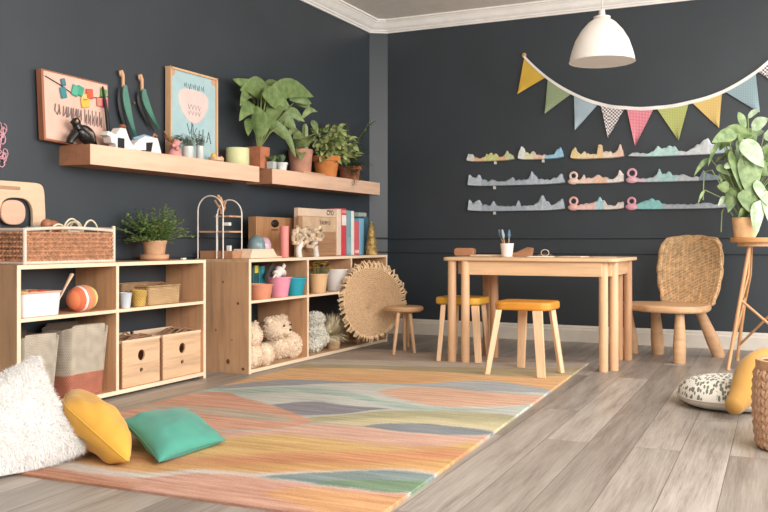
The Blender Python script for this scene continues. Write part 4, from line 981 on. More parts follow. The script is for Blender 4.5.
# pink wire coral on wall, left frame edge
t = thing('wall_ornament', 'curly pink wire ornament on the wall at the left edge of the photo', 'ornament', PX(-4, 150, XL)); random.seed(17)
g = G()
for k in range(9):
    y = random.uniform(-0.02, 0.045); z = random.uniform(-0.09, 0.1)
    g.tube([(0.014 + 0.004 * math.sin(j), y + 0.02 * math.cos(j * 0.9 + k), z + 0.022 * math.sin(j * 0.9 + k) + j * 0.003) for j in range(9)], 0.003, 5)
g.tube([(0.01, 0, -0.13), (0.012, 0.01, 0), (0.012, 0.035, 0.12)], 0.004, 6); g.obj('wire_curls', plain((214, 156, 168), 0.6), t)
er = G().prism(rrect(0.032, 0.012, 0.004, 3, 0, 0.006), 0.02, R(PI / 2, 'Z')).obj('eraser', plain((238, 230, 220), 0.6), bevel=0.002); tag(er, 'tiny white block lying on the left unit right of the herb pot', 'eraser', cab1(183.5, -3.45))

# ------------------------------------------------------------ inside the left unit
Z1 = 0.4805; Z0 = 0.0405
def c1(px, x, z): q = PX(px, 300, x); return V((q.x, q.y, z))
# white bin of play food
a = c1(22, -3.41, Z1); b = c1(62, -3.41, Z1); W_ = b.y - a.y
t = thing('storage_bin', 'white plastic bin with pink rim, full of play food', 'bin', (-3.41, a.y + 0.005, Z1))
def open_box(w_, d_, h_, th=0.006, taper=0.93, r=0.025):
    g = G(); O = rrect(w_, d_, r, 5); n = len(O); vs = []
    for (k, z, ins) in ((taper, 0, 0), (1, h_, 0), (1, h_, th), (taper, 0.008, th)):
        for x, y in O: vs.append(((x * k - math.copysign(ins, x)), (y * k - math.copysign(ins, y)), z))
    fs = [tuple(range(n))[::-1], tuple(range(3 * n, 4 * n))]
    for l_ in range(3):
        for i in range(n): j = (i + 1) % n; fs.append((l_ * n + i, l_ * n + j, (l_ + 1) * n + j, (l_ + 1) * n + i))
    g.add(vs, fs); return g
g = open_box(0.2, W_, 0.115); o = g.obj('bin_body', plain((232, 228, 230), 0.4, 0.01), t); o.location = (-0.1, W_ / 2, 0)
g = G().tube([(x - 0.1, y + W_ / 2, 0.117) for x, y in rrect(0.204, W_ + 0.004, 0.025, 5)], 0.0045, 6, closed=True); g.obj('rim', plain((232, 176, 160), 0.5), t)
random.seed(41)
for i, (c, k, dx, dy, nm) in enumerate((((226, 178, 62), 0, -0.03, 0.035, 'yellow play vegetable at the left end of the white bin'), ((196, 66, 44), 1, -0.05, 0.105, 'red play pepper in the middle of the white bin'), ((206, 84, 52), 1, -0.04, 0.15, 'orange-red play pepper right of the red one in the white bin'), ((90, 130, 60), 0, -0.08, 0.07, 'green play vegetable at the back of the white bin'), ((230, 140, 50), 0, -0.02, 0.085, 'orange play carrot at the front of the white bin'))):
    v = thing('play_vegetable', nm, 'toy food', (-3.41 + dx, a.y + dy + 0.005, Z1 + 0.098))
    G().tube([(0, -0.035, 0.006), (0, -0.015, 0.014), (0, 0.015, 0.014), (0, 0.04, 0.004)], [0.008, 0.017, 0.018, 0.006] if k else [0.006, 0.016, 0.016, 0.004], 12).obj('body', plain(c, 0.35), v)
    G().tube([(0, 0.038, 0.005), (0, 0.052, 0.012)], 0.004, 6).obj('stalk', plain((92, 120, 56), 0.6), v)
G().box(-0.18, -0.02, 0.015, W_ - 0.015, 0.07, 0.095).obj('filling', plain((150, 100, 60), 0.9, 0.3, 0.6, 30), t)
q0 = c1(58.5, -3.44, Z1 + 0.07); q1 = PX(72, 274, -3.44) 
o = G().tube([(0, 0, 0), (0, (q1.y - q0.y) * 0.5, (q1.z - q0.z) * 0.5), (0, q1.y - q0.y, q1.z - q0.z)], [0.006, 0.008, 0.014], 10, flat=0.6).obj('wooden_spoon', wood((232, 196, 160), 'Z')); tag(o, 'pale wooden spoon sticking out of the white bin', 'spoon', q0)
# striped ball
q = c1(82, -3.47, Z1); t = thing('striped_ball', 'orange, white, pink and yellow striped fabric ball on the upper left shelf', 'ball', (q.x, q.y, Z1 + 0.0665))
MM = R(-PI / 2 + 0.06, 'X')     # axis along Y
bands_ = [(-1, -0.72, (236, 128, 78)), (-0.72, -0.38, (228, 108, 66)), (-0.38, -0.22, (240, 230, 220)), (-0.22, -0.1, (210, 140, 120)), (-0.1, 0.3, (238, 142, 92)), (0.3, 0.42, (172, 190, 96)), (0.42, 0.66, (240, 206, 96)), (0.66, 0.76, (240, 236, 220)), (0.76, 0.9, (196, 200, 110)), (0.9, 1, (238, 180, 90))]
for b0_, b1_, c_ in bands_:
    pr = []
    for k in range(7): zz = b0_ + (b1_ - b0_) * k / 6; pr.append((max(0.0, 0.069 * math.sqrt(max(0, 1 - abs(zz) ** 2.3)) * (1 + 0.02 * math.sin(PI * k / 6))), 0.088 * zz))
    G().lathe(pr, 40, M=MM, wob=lambda a: 1 + 0.012 * math.cos(8 * a)).obj('stripe', fabric(c_), t)
G().ball((0, 0.094, -0.006), (0.014, 0.016, 0.016), 12, 8).obj('knob', fabric((236, 190, 80)), t)
# long basket and cups upper right
a = c1(149, -3.43, Z1); b = c1(180.5, -3.43, Z1); W_ = b.y - a.y
t = thing('seagrass_basket', 'low rectangular straw basket at the right of the upper shelf', 'basket', (-3.43, a.y, Z1))
o = open_box(0.2, W_, 0.105, 0.012, 0.97, 0.012).obj('basket_body', weave((214, 172, 120), 45, 45, 110), t); o.location = (-0.1, W_ / 2, 0)
G().tube([(x - 0.1, y + W_ / 2, 0.106) for x, y in rrect(0.2, W_, 0.012, 3)], 0.007, 6, closed=True).obj('rim', weave((206, 166, 112), 90, 90, 90), t)
G().tube([(-0.06, W_ * 0.3, 0.1), (-0.06, W_ * 0.6, 0.125), (-0.05, W_ * 0.9, 0.105)], 0.006, 8).obj('strap', wood((150, 100, 64), 'Y'), t)
a = c1(122, -3.55, Z1); b = c1(150, -3.55, Z1)
t = thing('wooden_tray', 'brown woven tray standing behind the yellow and white cups', 'tray', (-3.58, a.y - 0.02, Z1))
o = open_box(0.1, 0.34, 0.125, 0.01, 0.98, 0.01).obj('tray_body', weave((176, 136, 96), 45, 45, 110), t); o.location = (0, 0.17, 0)
t = thing('woven_cup', 'yellow woven cup between the white cup and the straw basket', 'cup', c1(138.7, -3.44, Z1))
G().lathe([(0, 0), (0.036, 0), (0.047, 0.088), (0.049, 0.092), (0.045, 0.092), (0.035, 0.006), (0, 0.006)], 28).obj('cup_body', weave((228, 184, 84), 50, 50, 130), t)
t = thing('paper_cup', 'pale blue-white cup left of the yellow woven cup', 'cup', c1(125.3, -3.42, Z1))
G().lathe([(0, 0), (0.026, 0), (0.036, 0.082), (0.038, 0.084), (0.034, 0.084), (0.025, 0.006), (0, 0.006)], 28).obj('cup_body', plain((206, 216, 224), 0.5, 0.02), t)
# soft baskets bottom left
def soft_basket(x, y, w_, d_, h_, rz, col, low, label, rim):
    t = thing('fabric_basket', label, 'basket', (x, y, Z0), rz)
    n = 40
    def ring(k, z, ins=0): return [((px_ * k + 0.012 * math.sin(7 * i / n * 2 * PI) * (z / h_)) * (1 - ins), py_ * k * (1 - ins), z + 0.012 * math.cos(4 * PI * i / n) * (z / h_)) for i, (px_, py_) in enumerate(sup(d_, w_, 0, 0, 6, n))]
    def body(z0, z1, name, mat, cap=False):
        vs = []; L = 8
        for l_ in range(L + 1): z = z0 + (z1 - z0) * l_ / L; vs += ring(0.84 + 0.16 * z / h_, z)
        fs = [(l_ * n + i, l_ * n + (i + 1) % n, (l_ + 1) * n + (i + 1) % n, (l_ + 1) * n + i) for l_ in range(L) for i in range(n)]
        if cap: fs.append(tuple(range(n))[::-1])
        return G().add(vs, fs).obj(name, mat, t)
    if low: body(0.0, h_ * 0.32, 'lower_band', weave(low, 55, 55, 110), True); body(h_ * 0.32, h_, 'upper_body', weave(col, 60, 60, 120), False)
    else: body(0.0, h_, 'basket_body', weave(col, 60, 60, 120), True)
    vs = ring(1.0, h_) + ring(1.0, h_ + 0.004, 0.05) + ring(0.95, h_ - 0.12, 0.08); fs = [(l_ * n + i, l_ * n + (i + 1) % n, (l_ + 1) * n + (i + 1) % n, (l_ + 1) * n + i) for l_ in range(2) for i in range(n)]; fs.append(tuple(range(2 * n, 3 * n)))
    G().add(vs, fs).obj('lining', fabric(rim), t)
a = c1(23, -3.41, 0); b = c1(61, -3.41, 0)
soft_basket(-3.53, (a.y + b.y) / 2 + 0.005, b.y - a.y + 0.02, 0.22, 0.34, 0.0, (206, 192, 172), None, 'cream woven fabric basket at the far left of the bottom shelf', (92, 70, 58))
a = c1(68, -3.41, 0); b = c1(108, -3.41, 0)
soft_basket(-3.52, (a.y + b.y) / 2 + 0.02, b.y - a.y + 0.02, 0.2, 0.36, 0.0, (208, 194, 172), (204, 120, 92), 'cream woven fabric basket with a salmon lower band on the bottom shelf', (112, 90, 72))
# two wooden crates
def crate(pa, pb, label, lab2, x=-3.405):
    a = c1(pa, x, Z0); b = c1(pb, x, Z0); W_ = b.y - a.y; h_ = 0.245; d_ = 0.23
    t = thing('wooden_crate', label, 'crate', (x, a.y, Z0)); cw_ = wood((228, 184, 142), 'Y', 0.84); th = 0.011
    # front with two holes, as a ring panel plus plugs
    hc = (W_ * 0.5, h_ * 0.68); hr = 0.034; n = 40
    outer = []
    def angs(hw, hu, hd):
        cs = [math.atan2(hu, hw), math.atan2(hu, -hw), math.atan2(-hd, -hw) + 2 * PI, math.atan2(-hd, hw) + 2 * PI]; A = [2 * PI * k / n for k in range(n)]
        for c in cs: i = min(range(n), key=lambda q: abs(A[q] - c)); A[i] = c
        return A
    AN = angs(W_ / 2, h_ - h_ * 0.68, h_ * 0.24)
    for k in range(n):
        an = AN[k]; c_, s_ = math.cos(an), math.sin(an); m = min((W_ / 2) / max(1e-6, abs(c_)), ((h_ - h_ * 0.68) if s_ > 0 else (h_ * 0.68 - h_ * 0.44)) / max(1e-6, abs(s_)))
        outer.append((hc[0] + m * c_, hc[1] + m * s_))
    f = ring_panel(outer, [(hc[0] + hr * 0.85 * math.cos(2 * PI * k / n), hc[1] + hr * 0.9 * math.sin(2 * PI * k / n)) for k in range(n)], th, T(-th / 2, 0, 0) @ MX)
    h2 = (W_ * 0.5, h_ * 0.34); outer = []
    AN = angs(W_ / 2, h_ * 0.1, h_ * 0.34)
    for k in range(n):
        an = AN[k]; c_, s_ = math.cos(an), math.sin(an); m = min((W_ / 2) / max(1e-6, abs(c_)), ((h_ * 0.44 - h_ * 0.34) if s_ > 0 else h_ * 0.34) / max(1e-6, abs(s_)))
        outer.append((h2[0] + m * c_, h2[1] + m * s_))
    g2_ = ring_panel(outer, [(h2[0] + 0.014 * math.cos(2 * PI * k / n), h2[1] + 0.012 * math.sin(2 * PI * k / n)) for k in range(n)], th, T(-th / 2, 0, 0) @ MX)
    o = len(f.v); f.v += g2_.v; f.f += [tuple(i + o for i in q) for q in g2_.f]
    f.obj('front_panel', cw_, t, smooth=False)
    G().box(-d_, -d_ + th, 0, W_, 0, h_).obj('back_panel', cw_, t)
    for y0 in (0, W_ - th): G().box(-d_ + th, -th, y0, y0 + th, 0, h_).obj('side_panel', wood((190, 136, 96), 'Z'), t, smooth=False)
    G().box(-d_ + th, -th, th, W_ - th, 0, 0.01).obj('base', wood((150, 104, 70), 'Y'), t)
    for y in (-0.0035, W_ - 0.0005):          # finger joints down each front corner
        g = G().box(-0.010, -0.001, y + 0.0005, y + 0.0035, 0.004, h_ - 0.008)
        for k in range(9): z = 0.008 + k * (h_ - 0.02) / 9; g.box(-0.012, 0.0015, y, y + 0.004, z, z + 0.013)
        g.obj('finger_joints', wood((206, 154, 112), 'Z'), t, smooth=False)
    g = G().box(-0.014, 0.003, -0.003, W_ + 0.003, h_, h_ + 0.016); g.box(-d_, -d_ + 0.014, 0, W_, h_, h_ + 0.03); g.box(-d_ + 0.014, -0.014, -0.003, 0.010, h_, h_ + 0.014); g.box(-d_ + 0.014, -0.014, W_ - 0.010, W_ + 0.003, h_, h_ + 0.014)
    g.obj('rim', wood((236, 200, 164), 'Y'), t, bevel=0.003)
    return t, W_, h_, a
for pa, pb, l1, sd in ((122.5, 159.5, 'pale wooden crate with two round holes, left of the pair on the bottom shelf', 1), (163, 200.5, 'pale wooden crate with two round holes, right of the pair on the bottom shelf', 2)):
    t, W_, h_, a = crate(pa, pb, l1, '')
    random.seed(sd); g = G()
    for k in range(7):
        x = random.uniform(-0.2, -0.03); y0 = random.uniform(0.02, 0.1)
        g.tube([(x, y0, h_ - 0.02), (x + 0.02, (y0 + W_) / 2, h_ + random.uniform(0.02, 0.045)), (x + random.uniform(-.03, .03), W_ - 0.02, h_ - 0.01 + random.uniform(0, 0.03))], 0.004 + 0.003 * random.random(), 6)
    o = g.obj('wooden_rods', wood((150, 110, 80), 'Y')); tag(o, 'loose bent rods heaped in the %s crate of the bottom shelf' % ('left' if sd == 1 else 'right'), 'rods', (-3.405, a.y, Z0))

# ------------------------------------------------------------ on the right unit
ZC2 = hT + 0.0012
def c2(px, x=-3.4, z=ZC2): q = PX(px, 250, x); return V((q.x, q.y, z))
# white arched stand
t = thing('arched_stand', 'white wire double-arched toy stand with small wooden shelves, left end of the right unit', 'stand', (-3.6, 4.805, ZC2))
G().box(-0.02, 0.24, 0, 0.145, 0, 0.05).obj('base_block', wood((186, 130, 92), 'X'), t, bevel=0.002)
wh = plain((236, 226, 214), 0.4, 0.02)
def arch(y, x0, x1, z1, r=0.0045):
    R_ = (x1 - x0) / 2; pts = [(x0, y, 0.0)] + [(x0, y, z1 * k) for k in (0.3, 0.6, 1)] + [((x0 + x1) / 2 - R_ * math.cos(a), y, z1 + R_ * math.sin(a)) for a in [PI * k / 16 for k in range(1, 16)]] + [(x1, y, z1 * k) for k in (1, 0.6, 0.3, 0)]
    return G().tube(pts, r, 8).obj('arch', wh, t)
arch(-0.008, -0.03, 0.17, 0.31); arch(0.138, 0.02, 0.215, 0.29)
g = G().tube([(0.12, -0.008, 0), (0.12, -0.008, 0.29)], 0.0045, 8); g.tube([(0.17, -0.008, 0.05), (0.17, -0.008, 0.3)], 0.004, 8); g.obj('post', wh, t)
for z in (0.17, 0.27): G().box(-0.02 if z < .2 else 0.10, 0.215, -0.004, 0.136, z, z + 0.01).obj('small_shelf', wood((214, 160, 116), 'X'), t)
g = G().tube([(0.14, 0.0, 0.40), (0.16, 0.01, 0.33), (0.15, 0.0, 0.29)], [0.01, 0.016, 0.012], 8); g.tube([(0.1, 0.0, 0.38), (0.15, 0, 0.31)], 0.007, 8); g.tube([(0.19, 0.0, 0.38), (0.16, 0, 0.31)], 0.006, 8); g.ball((0.13, -0.004, 0.405), 0.011, 10, 8)
g.obj('figure', wood((206, 152, 108), 'Z'), t)
G().box(0.15, 0.2, 0.01, 0.04, 0.215, 0.235).obj('white_block', wh, t); G().box(0.185, 0.21, 0.01, 0.03, 0.0505, 0.085).obj('white_block', wh, t)
# tray with domes
a = c2(250, -3.30); b = c2(272, -3.30)
t = thing('display_tray', 'shallow pale wooden tray with a white front, under two glass domes', 'tray', (-3.36, a.y + 0.01, ZC2)); W_ = b.y - a.y
G().prism([(-0.02, 0), (0.36, 0), (0.36, 0.01), (0.30, 0.012), (0.25, 0.062), (0.0, 0.062), (-0.02, 0.02)], 0.15, MX).obj('tray_body', wood((238, 206, 176), 'Y', 0.96), t, bevel=0.002)
for (py_, r, col, nm, lb) in ((257.5, 0.060, (112, 138, 142), 'glass_dome', 'teal-grey glass dome, the left of two on the pale tray'), (265, 0.050, (200, 160, 172), 'glass_dome', 'pink egg-shaped dome, the right of two on the pale tray')):
    q = PX(py_ - 1.0, 250, -3.36 + (0.0 if col[0] > 150 else -0.015))
    o = G().lathe([(r, 0), (r, 0.02)] + [(r * math.cos(a_), 0.02 + (r * 1.2) * math.sin(a_)) for a_ in [PI / 2 * k / 10 for k in range(1, 10)]] + [(0, 0.02 + r * 1.2)], 32).obj(nm, plain(col, 0.12, 0.06)); tag(o, lb, 'dome', (q.x, q.y, ZC2 + 0.063))
# wooden box with knob
a = PX(256.5, 250, -3.5); b = PX(300, 250, -3.5); zt_ = PX(270, 217, -3.5).z
t = thing('wooden_box', 'upright honey wooden box with a black knob, behind the pink cylinder', 'box', (-3.5, a.y, ZC2))
W_ = b.y - a.y; H_ = zt_ - ZC2
G().box(-0.07, 0, 0, W_, 0, H_).obj('box_body', wood((180, 128, 84), 'Z', 0.86), t, bevel=0.004)
kq = PX(274.5, 223.5, -3.5); G().ball((0.006, kq.y - a.y, kq.z - ZC2), (0.01, 0.05, 0.028), 16, 10).obj('knob', plain((34, 26, 24), 0.4), t, label='black knob')
G().box(0, 0.002, kq.y - a.y - 0.04, kq.y - a.y + 0.05, kq.z - ZC2 - 0.05, kq.z - ZC2 - 0.042).obj('printed_line', plain((90, 60, 40)), t)
# pink cylinder
t = thing('wooden_cylinder', 'tall salmon pink cylinder standing before the honey wooden box', 'cylinder', c2(284.3, -3.32)); zt_ = PX(284, 226, -3.32).z - ZC2
G().lathe([(0, 0), (0.030, 0), (0.031, 0.003), (0.031, zt_ - 0.003), (0.029, zt_), (0, zt_)], 28).obj('body', plain((232, 136, 128), 0.5, 0.02), t)
# box with CYO + front box
a = PX(298.5, 250, -3.41); b = PX(341.5, 250, -3.41); zt_ = PX(320, 209, -3.41).z
t = thing('game_box', 'large beige box with black printed word, behind the brown lettered box', 'box', (-3.47, a.y, ZC2)); W_ = b.y - a.y; H_ = zt_ - ZC2
G().box(0.02, 0.06, 0, W_, 0, H_).obj('box_body', plain((222, 194, 166), 0.7, 0.03), t, bevel=0.003)
q = PX(328, 215, -3.41); q = PX(326.5, 215, -3.41); lettering('CYO', 0.054, T(0.0605, q.y - a.y, q.z - ZC2) @ FACEX, plain((40, 38, 42)), t)
a2 = PX(299, 250, -3.385); b2 = PX(337, 250, -3.385); zt2 = PX(318, 216.5, -3.385).z
t = thing('cardboard_box', 'brown lettered cardboard box standing in front of the beige box', 'box', (-3.385, a2.y, ZC2)); W_ = b2.y - a2.y; H_ = zt2 - ZC2
G().box(-0.02, 0.0, 0, W_, 0, H_).obj('box_body', wood((176, 130, 92), 'Y', 0.86), t, bevel=0.002)
G().box(0.0, 0.0012, 0.05, W_ - 0.02, H_ - 0.115, H_ - 0.004).obj('label_panel', plain((206, 172, 136), 0.7), t)
lettering('TAUW U', 0.042, T(0.0015, W_ * 0.52, H_ - 0.06) @ FACEX, plain((70, 56, 50)), t)
for z in (H_ * 0.62, H_ * 0.3, 0.03): G().box(0, 0.001, 0.0, W_, z, z + 0.004).obj('printed_line', plain((150, 104, 70)), t)
# knotted sculpture
q = c2(306.5, -3.30); t = thing('knot_sculpture', 'white and tan chunky knotted sculpture on two legs before the boxes', 'sculpture', q); random.seed(19)
s1_ = 0.155; zt_ = PX(306, 228, -3.30).z - ZC2
for (y, tw_) in ((-0.115, 0.01), (0.13, 0.02)): G().tube([(0, y * 1.0 + 0.01, 0), (0, y, 0.05), (0, y * 0.8, 0.11)], [0.024, 0.022, 0.03], 12).obj('leg', plain((222, 214, 206), 0.5, 0.08, 0.2, 20), t)
g = G()
for k in range(8):
    a0 = random.random() * 6.28; cy_ = -0.13 + 0.26 * k / 7; cz_ = 0.135 + 0.03 * math.sin(k * 2.1)
    g.tube([(0.02 * math.sin(j * 1.1 + k), cy_ * 1.25 + 0.050 * math.cos(j * 0.7 + a0), cz_ + 0.008 + 0.046 * math.sin(j * 0.7 + a0)) for j in range(9)], 0.015, 8, closed=True)
g.obj('knotted_loops', plain((190, 166, 138), 0.45, 0.32, 0.3, 30), t)
# books and box files
def spine(p0, p1, pyt, col, label, x=-3.375, dep=0.14, extra=None, name='book'):
    a = PX(p0, 250, x); b = PX(p1, 250, x); h_ = PX((p0 + p1) / 2, pyt, x).z - ZC2; W_ = b.y - a.y - 0.003
    t = thing(name, label, 'book', (x, a.y + 0.0015, ZC2), group='books standing at the right end of the long unit')
    G().box(-dep, -0.004, 0, 0.005, 0, h_).obj('cover', plain(col, 0.6, 0.03), t, bevel=0.001)
    G().box(-dep, -0.004, W_ - 0.005, W_, 0, h_).obj('cover', plain(col, 0.6, 0.03), t, bevel=0.001)
    G().box(-0.008, 0, 0, W_, 0, h_).obj('spine', plain(col, 0.6, 0.03), t, bevel=0.003)
    G().box(-dep + 0.005, -0.008, 0.005, W_ - 0.005, 0.004, h_ - 0.005).obj('pages', plain((232, 222, 206), 0.8, 0.05), t, smooth=False)
    for (z0, z1, c) in (extra or ()): G().box(0, 0.001, 0.004, W_ - 0.004, z0 * h_, z1 * h_).obj('spine_label', plain(c, 0.6), t, smooth=False)
spine(337.3, 341.3, 209, (232, 208, 186), 'cream-spined large book next to the lettered boxes')
spine(341.5, 346.5, 208.5, (220, 66, 82), 'red-spined large book with a white band', extra=((0.64, 0.86, (238, 226, 220)), (0.9, 0.96, (240, 150, 140))))
spine(346.8, 351.4, 210.5, (122, 168, 178), 'grey-teal book between the red and the white books', extra=((0.05, 0.4, (140, 184, 192)),))
spine(351.5, 354.3, 211, (232, 232, 228), 'slim white book right of the grey-teal one')
spine(354.6, 359.2, 221, (222, 96, 104), 'shorter coral red book in front of a grey folder', extra=((0.06, 0.14, (240, 200, 190)),))
spine(359.4, 364, 218.5, (118, 180, 214), 'sky blue book right of the shorter coral one')
spine(364.2, 368.6, 216.5, (62, 98, 112), 'dark teal book at the right end of the row')
o = G().box(-0.02, 0.02, 0, 0.15, 0, PX(357, 212.5, -3.52).z - ZC2).obj('grey_folder', plain((176, 184, 178), 0.6)); tag(o, 'tall pale grey folder behind the coral and blue books', 'folder', (-3.515, PX(356, 250, -3.52).y, ZC2))
q = c2(371.5, -3.30); t = thing('cone_tree', 'small gold textured cone tree at the right end of the long unit', 'ornament', q); h_ = PX(370, 221.5, -3.30).z - ZC2
G().lathe([(0, 0), (0.046, 0), (0.048, 0.01), (0.034, h_ * 0.4), (0.02, h_ * 0.8), (0.003, h_), (0, h_)], 28, wob=lambda a: 1 + 0.03 * math.sin(9 * a)).obj('cone', plain((176, 148, 84), 0.5, 0.25, 1.0, 30, 0.3), t)
g = G(); random.seed(77)
for k in range(220):
    u = random.random(); a_ = random.random() * 6.28; r = 0.048 * (1 - u) + 0.004; leaf(g, (r * math.cos(a_), r * math.sin(a_), 0.01 + u * (h_ - 0.02)), (math.cos(a_), math.sin(a_), 0.8), 0.02, 0.014, 0, n=2)
g.obj('foil_leaves', plain((206, 176, 104), 0.4, 0.2, 0, 20, 0.4), t)

# ------------------------------------------------------------ inside the right unit
ZM = 0.4685; ZB = 0.0265
def bucket(px, x, r0, r1, h_, col, label, name='bucket', z=ZM, lip=True, seg=32, mat=None):
    q = PX(px, 290, x); t = thing(name, label, name.split('_')[-1], (q.x, q.y, z))
    G().lathe([(0, 0), (r0, 0), (r0 * 1.02, 0.003), (r1, h_ - 0.01)] + ([(r1 * 1.08, h_ - 0.01), (r1 * 1.08, h_)] if lip else [(r1, h_)]) + [(r1 * 0.95, h_), (r0 * 0.95, 0.006), (0, 0.006)], seg).obj('bucket_body', mat or plain(col, 0.45, 0.02), t)
    return t
bucket(260.0, -3.29, 0.068, 0.084, 0.098, (224, 142, 108), 'terracotta orange bucket, leftmost on the middle shelf')
bucket(279.0, -3.31, 0.060, 0.082, 0.135, (238, 146, 172), 'pink bucket between the orange and the teal ones')
bucket(294.5, -3.28, 0.055, 0.080, 0.125, (28, 158, 178), 'teal bucket right of the pink one')
for i, (px, x, c, h_, lb) in enumerate(((253, -3.42, (40, 92, 96), 0.215, 'dark green bottle with yellow cap behind the orange bucket'), (259.5, -3.42, (34, 122, 132), 0.21, 'teal bottle behind the orange bucket'))):
    q = PX(px, 290, x); t = thing('bottle', lb, 'bottle', (q.x, q.y, ZM))
    G().prism(rrect(0.075, h_, 0.012, 4, 0, h_ / 2), 0.05, MX).obj('bottle_body', plain(c, 0.4), t, bevel=0.004)
    G().box(0.02, 0.03, -0.02, 0.02, h_ - 0.05, h_ - 0.0).obj('cap', plain((226, 206, 60) if i == 0 else (60, 150, 158), 0.5), t)
q = PX(281, 280, -3.31); t = thing('ribbon_toy', 'white ribbon toy with dark grey flap lying on the pink bucket', 'toy', (q.x, q.y - 0.02, ZM + 0.132)); random.seed(6)
G().ball((0, 0, 0.035), (0.035, 0.055, 0.035), 20, 12, f=lambda d: 1 + 0.25 * math.sin(5 * d.y + 3 * d.z)).obj('ribbon', fabric((236, 224, 216)), t)
G().tube([(0, 0.03, 0.05), (0.01, 0.05, 0.085), (0.01, 0.045, 0.06)], [0.012, 0.016, 0.006], 8).obj('ear', fabric((236, 224, 216)), t)
G().tube([(0.02, -0.05, 0.0), (0.03, -0.10, 0.02), (0.03, -0.13, 0.0)], [0.01, 0.008, 0.006], 8).obj('ribbon_tail', fabric((232, 214, 206)), t)
G().prism([(-0.10, 0.0), (0.04, 0.0), (0.03, 0.05), (-0.02, 0.10), (-0.06, 0.07)], 0.02, T(-0.05, 0, 0) @ MX).obj('dark_flap', fabric((74, 66, 62)), t)
bucket(318, -3.30, 0.056, 0.074, 0.14, (230, 184, 132), 'tan pot holding small dried flowers', 'flower_pot')
q = PX(318, 290, -3.30); t = thing('dried_flowers', 'bunch of yellow and brown dried flowers in the tan pot', 'flowers', (q.x, q.y, ZM + 0.12)); random.seed(55)
gA, gB, gC, gs = G(), G(), G(), G()
for k in range(44):
    d = rdir(0).normalized() * random.uniform(0.0, 0.085); e = V((d.x, d.y, random.uniform(0.03, 0.13))); gs.tube([(d.x * 0.3, d.y * 0.3, -0.05), e], 0.002, 4)
    g_ = (gA, gB, gC)[k % 3]
    for j in range(7): leaf(g_, e, (math.cos(j * .9), math.sin(j * .9), 0.4), 0.046 if k % 3 == 0 else 0.03, 0.026, 0, n=2)
gA.obj('yellow_flowers', plain((244, 190, 60), 0.7), t); gB.obj('brown_flowers', plain((110, 60, 44), 0.7), t); gC.obj('cream_flowers', plain((206, 186, 130), 0.7), t); gs.obj('stems', plain((110, 110, 60)), t)
bucket(336.0, -3.33, 0.074, 0.100, 0.165, (232, 226, 222), 'large white pot with a folded rim on the middle shelf', 'flower_pot')
# plush toys
def fur(g, c, r, n, L, rnd, M=None):
    for k in range(n):
        z = rnd.uniform(-1, 1); a_ = rnd.random() * 2 * PI; s_ = math.sqrt(1 - z * z); d = V((s_ * math.cos(a_), s_ * math.sin(a_), z))
        p = V((c[0] + d.x * r[0], c[1] + d.y * r[1], c[2] + d.z * r[2])); sd = d.cross(V((rnd.uniform(-1, 1), rnd.uniform(-1, 1), rnd.uniform(-1, 1)))).normalized()
        q = p + d * L * 0.5 + sd * L * 0.3; e = p + d * L * 0.7 + sd * L * rnd.uniform(-0.6, 0.9); wv = d.cross(sd) * L * 0.16
        g.add([p - wv, p + wv, q - wv, q + wv, e], [(0, 1, 3, 2), (2, 3, 4)])
def plush(x, y, balls, label, col, rnd, L=0.016, dens=2600, face=True, rz=0, name='teddy_bear'):
    t = thing(name, label, 'plush toy', (x, y, ZB + 0.001), rz)
    gb, gf = G(), G()
    for (c, r) in balls:
        gb.ball(c, r, 22, 14); fur(gf, c, r, int(dens * (r[0] * r[1] + r[1] * r[2] + r[0] * r[2]) * 18), L, rnd)
    b = gb.obj('body', fabric(col), t); gf.obj('fur', fabric(sh(col, 1.04), bump=0), b, smooth=False)
    return t
rnd = random.Random(5)
bear = (240, 214, 186)
p1 = PX(254, 350, -3.32); 
t = plush(-3.30, 4.915, [((0, 0, 0.075), (0.08, 0.085, 0.078)), ((0.0, -0.0, 0.205), (0.075, 0.080, 0.075)), ((0.02, 0.12, 0.07), (0.07, 0.07, 0.072)), ((0.0, -0.05, 0.262), (0.022, 0.026, 0.026)), ((0.0, 0.055, 0.265), (0.022, 0.026, 0.026))], 'cream curly teddy bear sitting at the left end of the bottom shelf', bear, rnd)
p2_ = PX(277, 350, -3.37)
t = plush(-3.36, p2_.y - 0.03, [((-0.01, 0.04, 0.085), (0.09, 0.10, 0.085)), ((0.0, 0.0, 0.215), (0.09, 0.120, 0.082)), ((0.05, 0.125, 0.085), (0.065, 0.085, 0.088)), ((0.0, 0.095, 0.275), (0.026, 0.03, 0.026)), ((0.0, -0.09, 0.27), (0.026, 0.03, 0.026)), ((0.078, 0.01, 0.195), (0.03, 0.04, 0.03))], 'cream curly teddy bear with dark eyes, right of the other bear', bear, rnd)
g = G()
for y in (-0.035, 0.05): g.ball((0.088, y, 0.238), 0.009, 10, 8)
g.ball((0.112, 0.01, 0.208), (0.009, 0.013, 0.009), 10, 8); g.obj('eyes_and_nose', plain((70, 44, 34), 0.3), t)
p3_ = PX(316, 340, -3.32)
t = plush(-3.33, p3_.y, [((0.0, -0.02, 0.065), (0.06, 0.07, 0.06)), ((-0.01, 0.01, 0.16), (0.065, 0.085, 0.06)), ((0.0, 0.0, 0.24), (0.06, 0.08, 0.045)), ((0.01, 0.075, 0.09), (0.05, 0.06, 0.05))], 'grey-white woolly plush heap beside the pampas brush', (226, 222, 208), rnd, 0.028, name='plush_toy')
p4_ = PX(336, 338, -3.33)
t = thing('pampas_brush', 'round bristly cream pampas brush spreading on the bottom shelf', 'brush', (-3.30, p4_.y - 0.06, ZB + 0.001))
g = G(); c0_ = V((0.0, -0.04, 0.10))
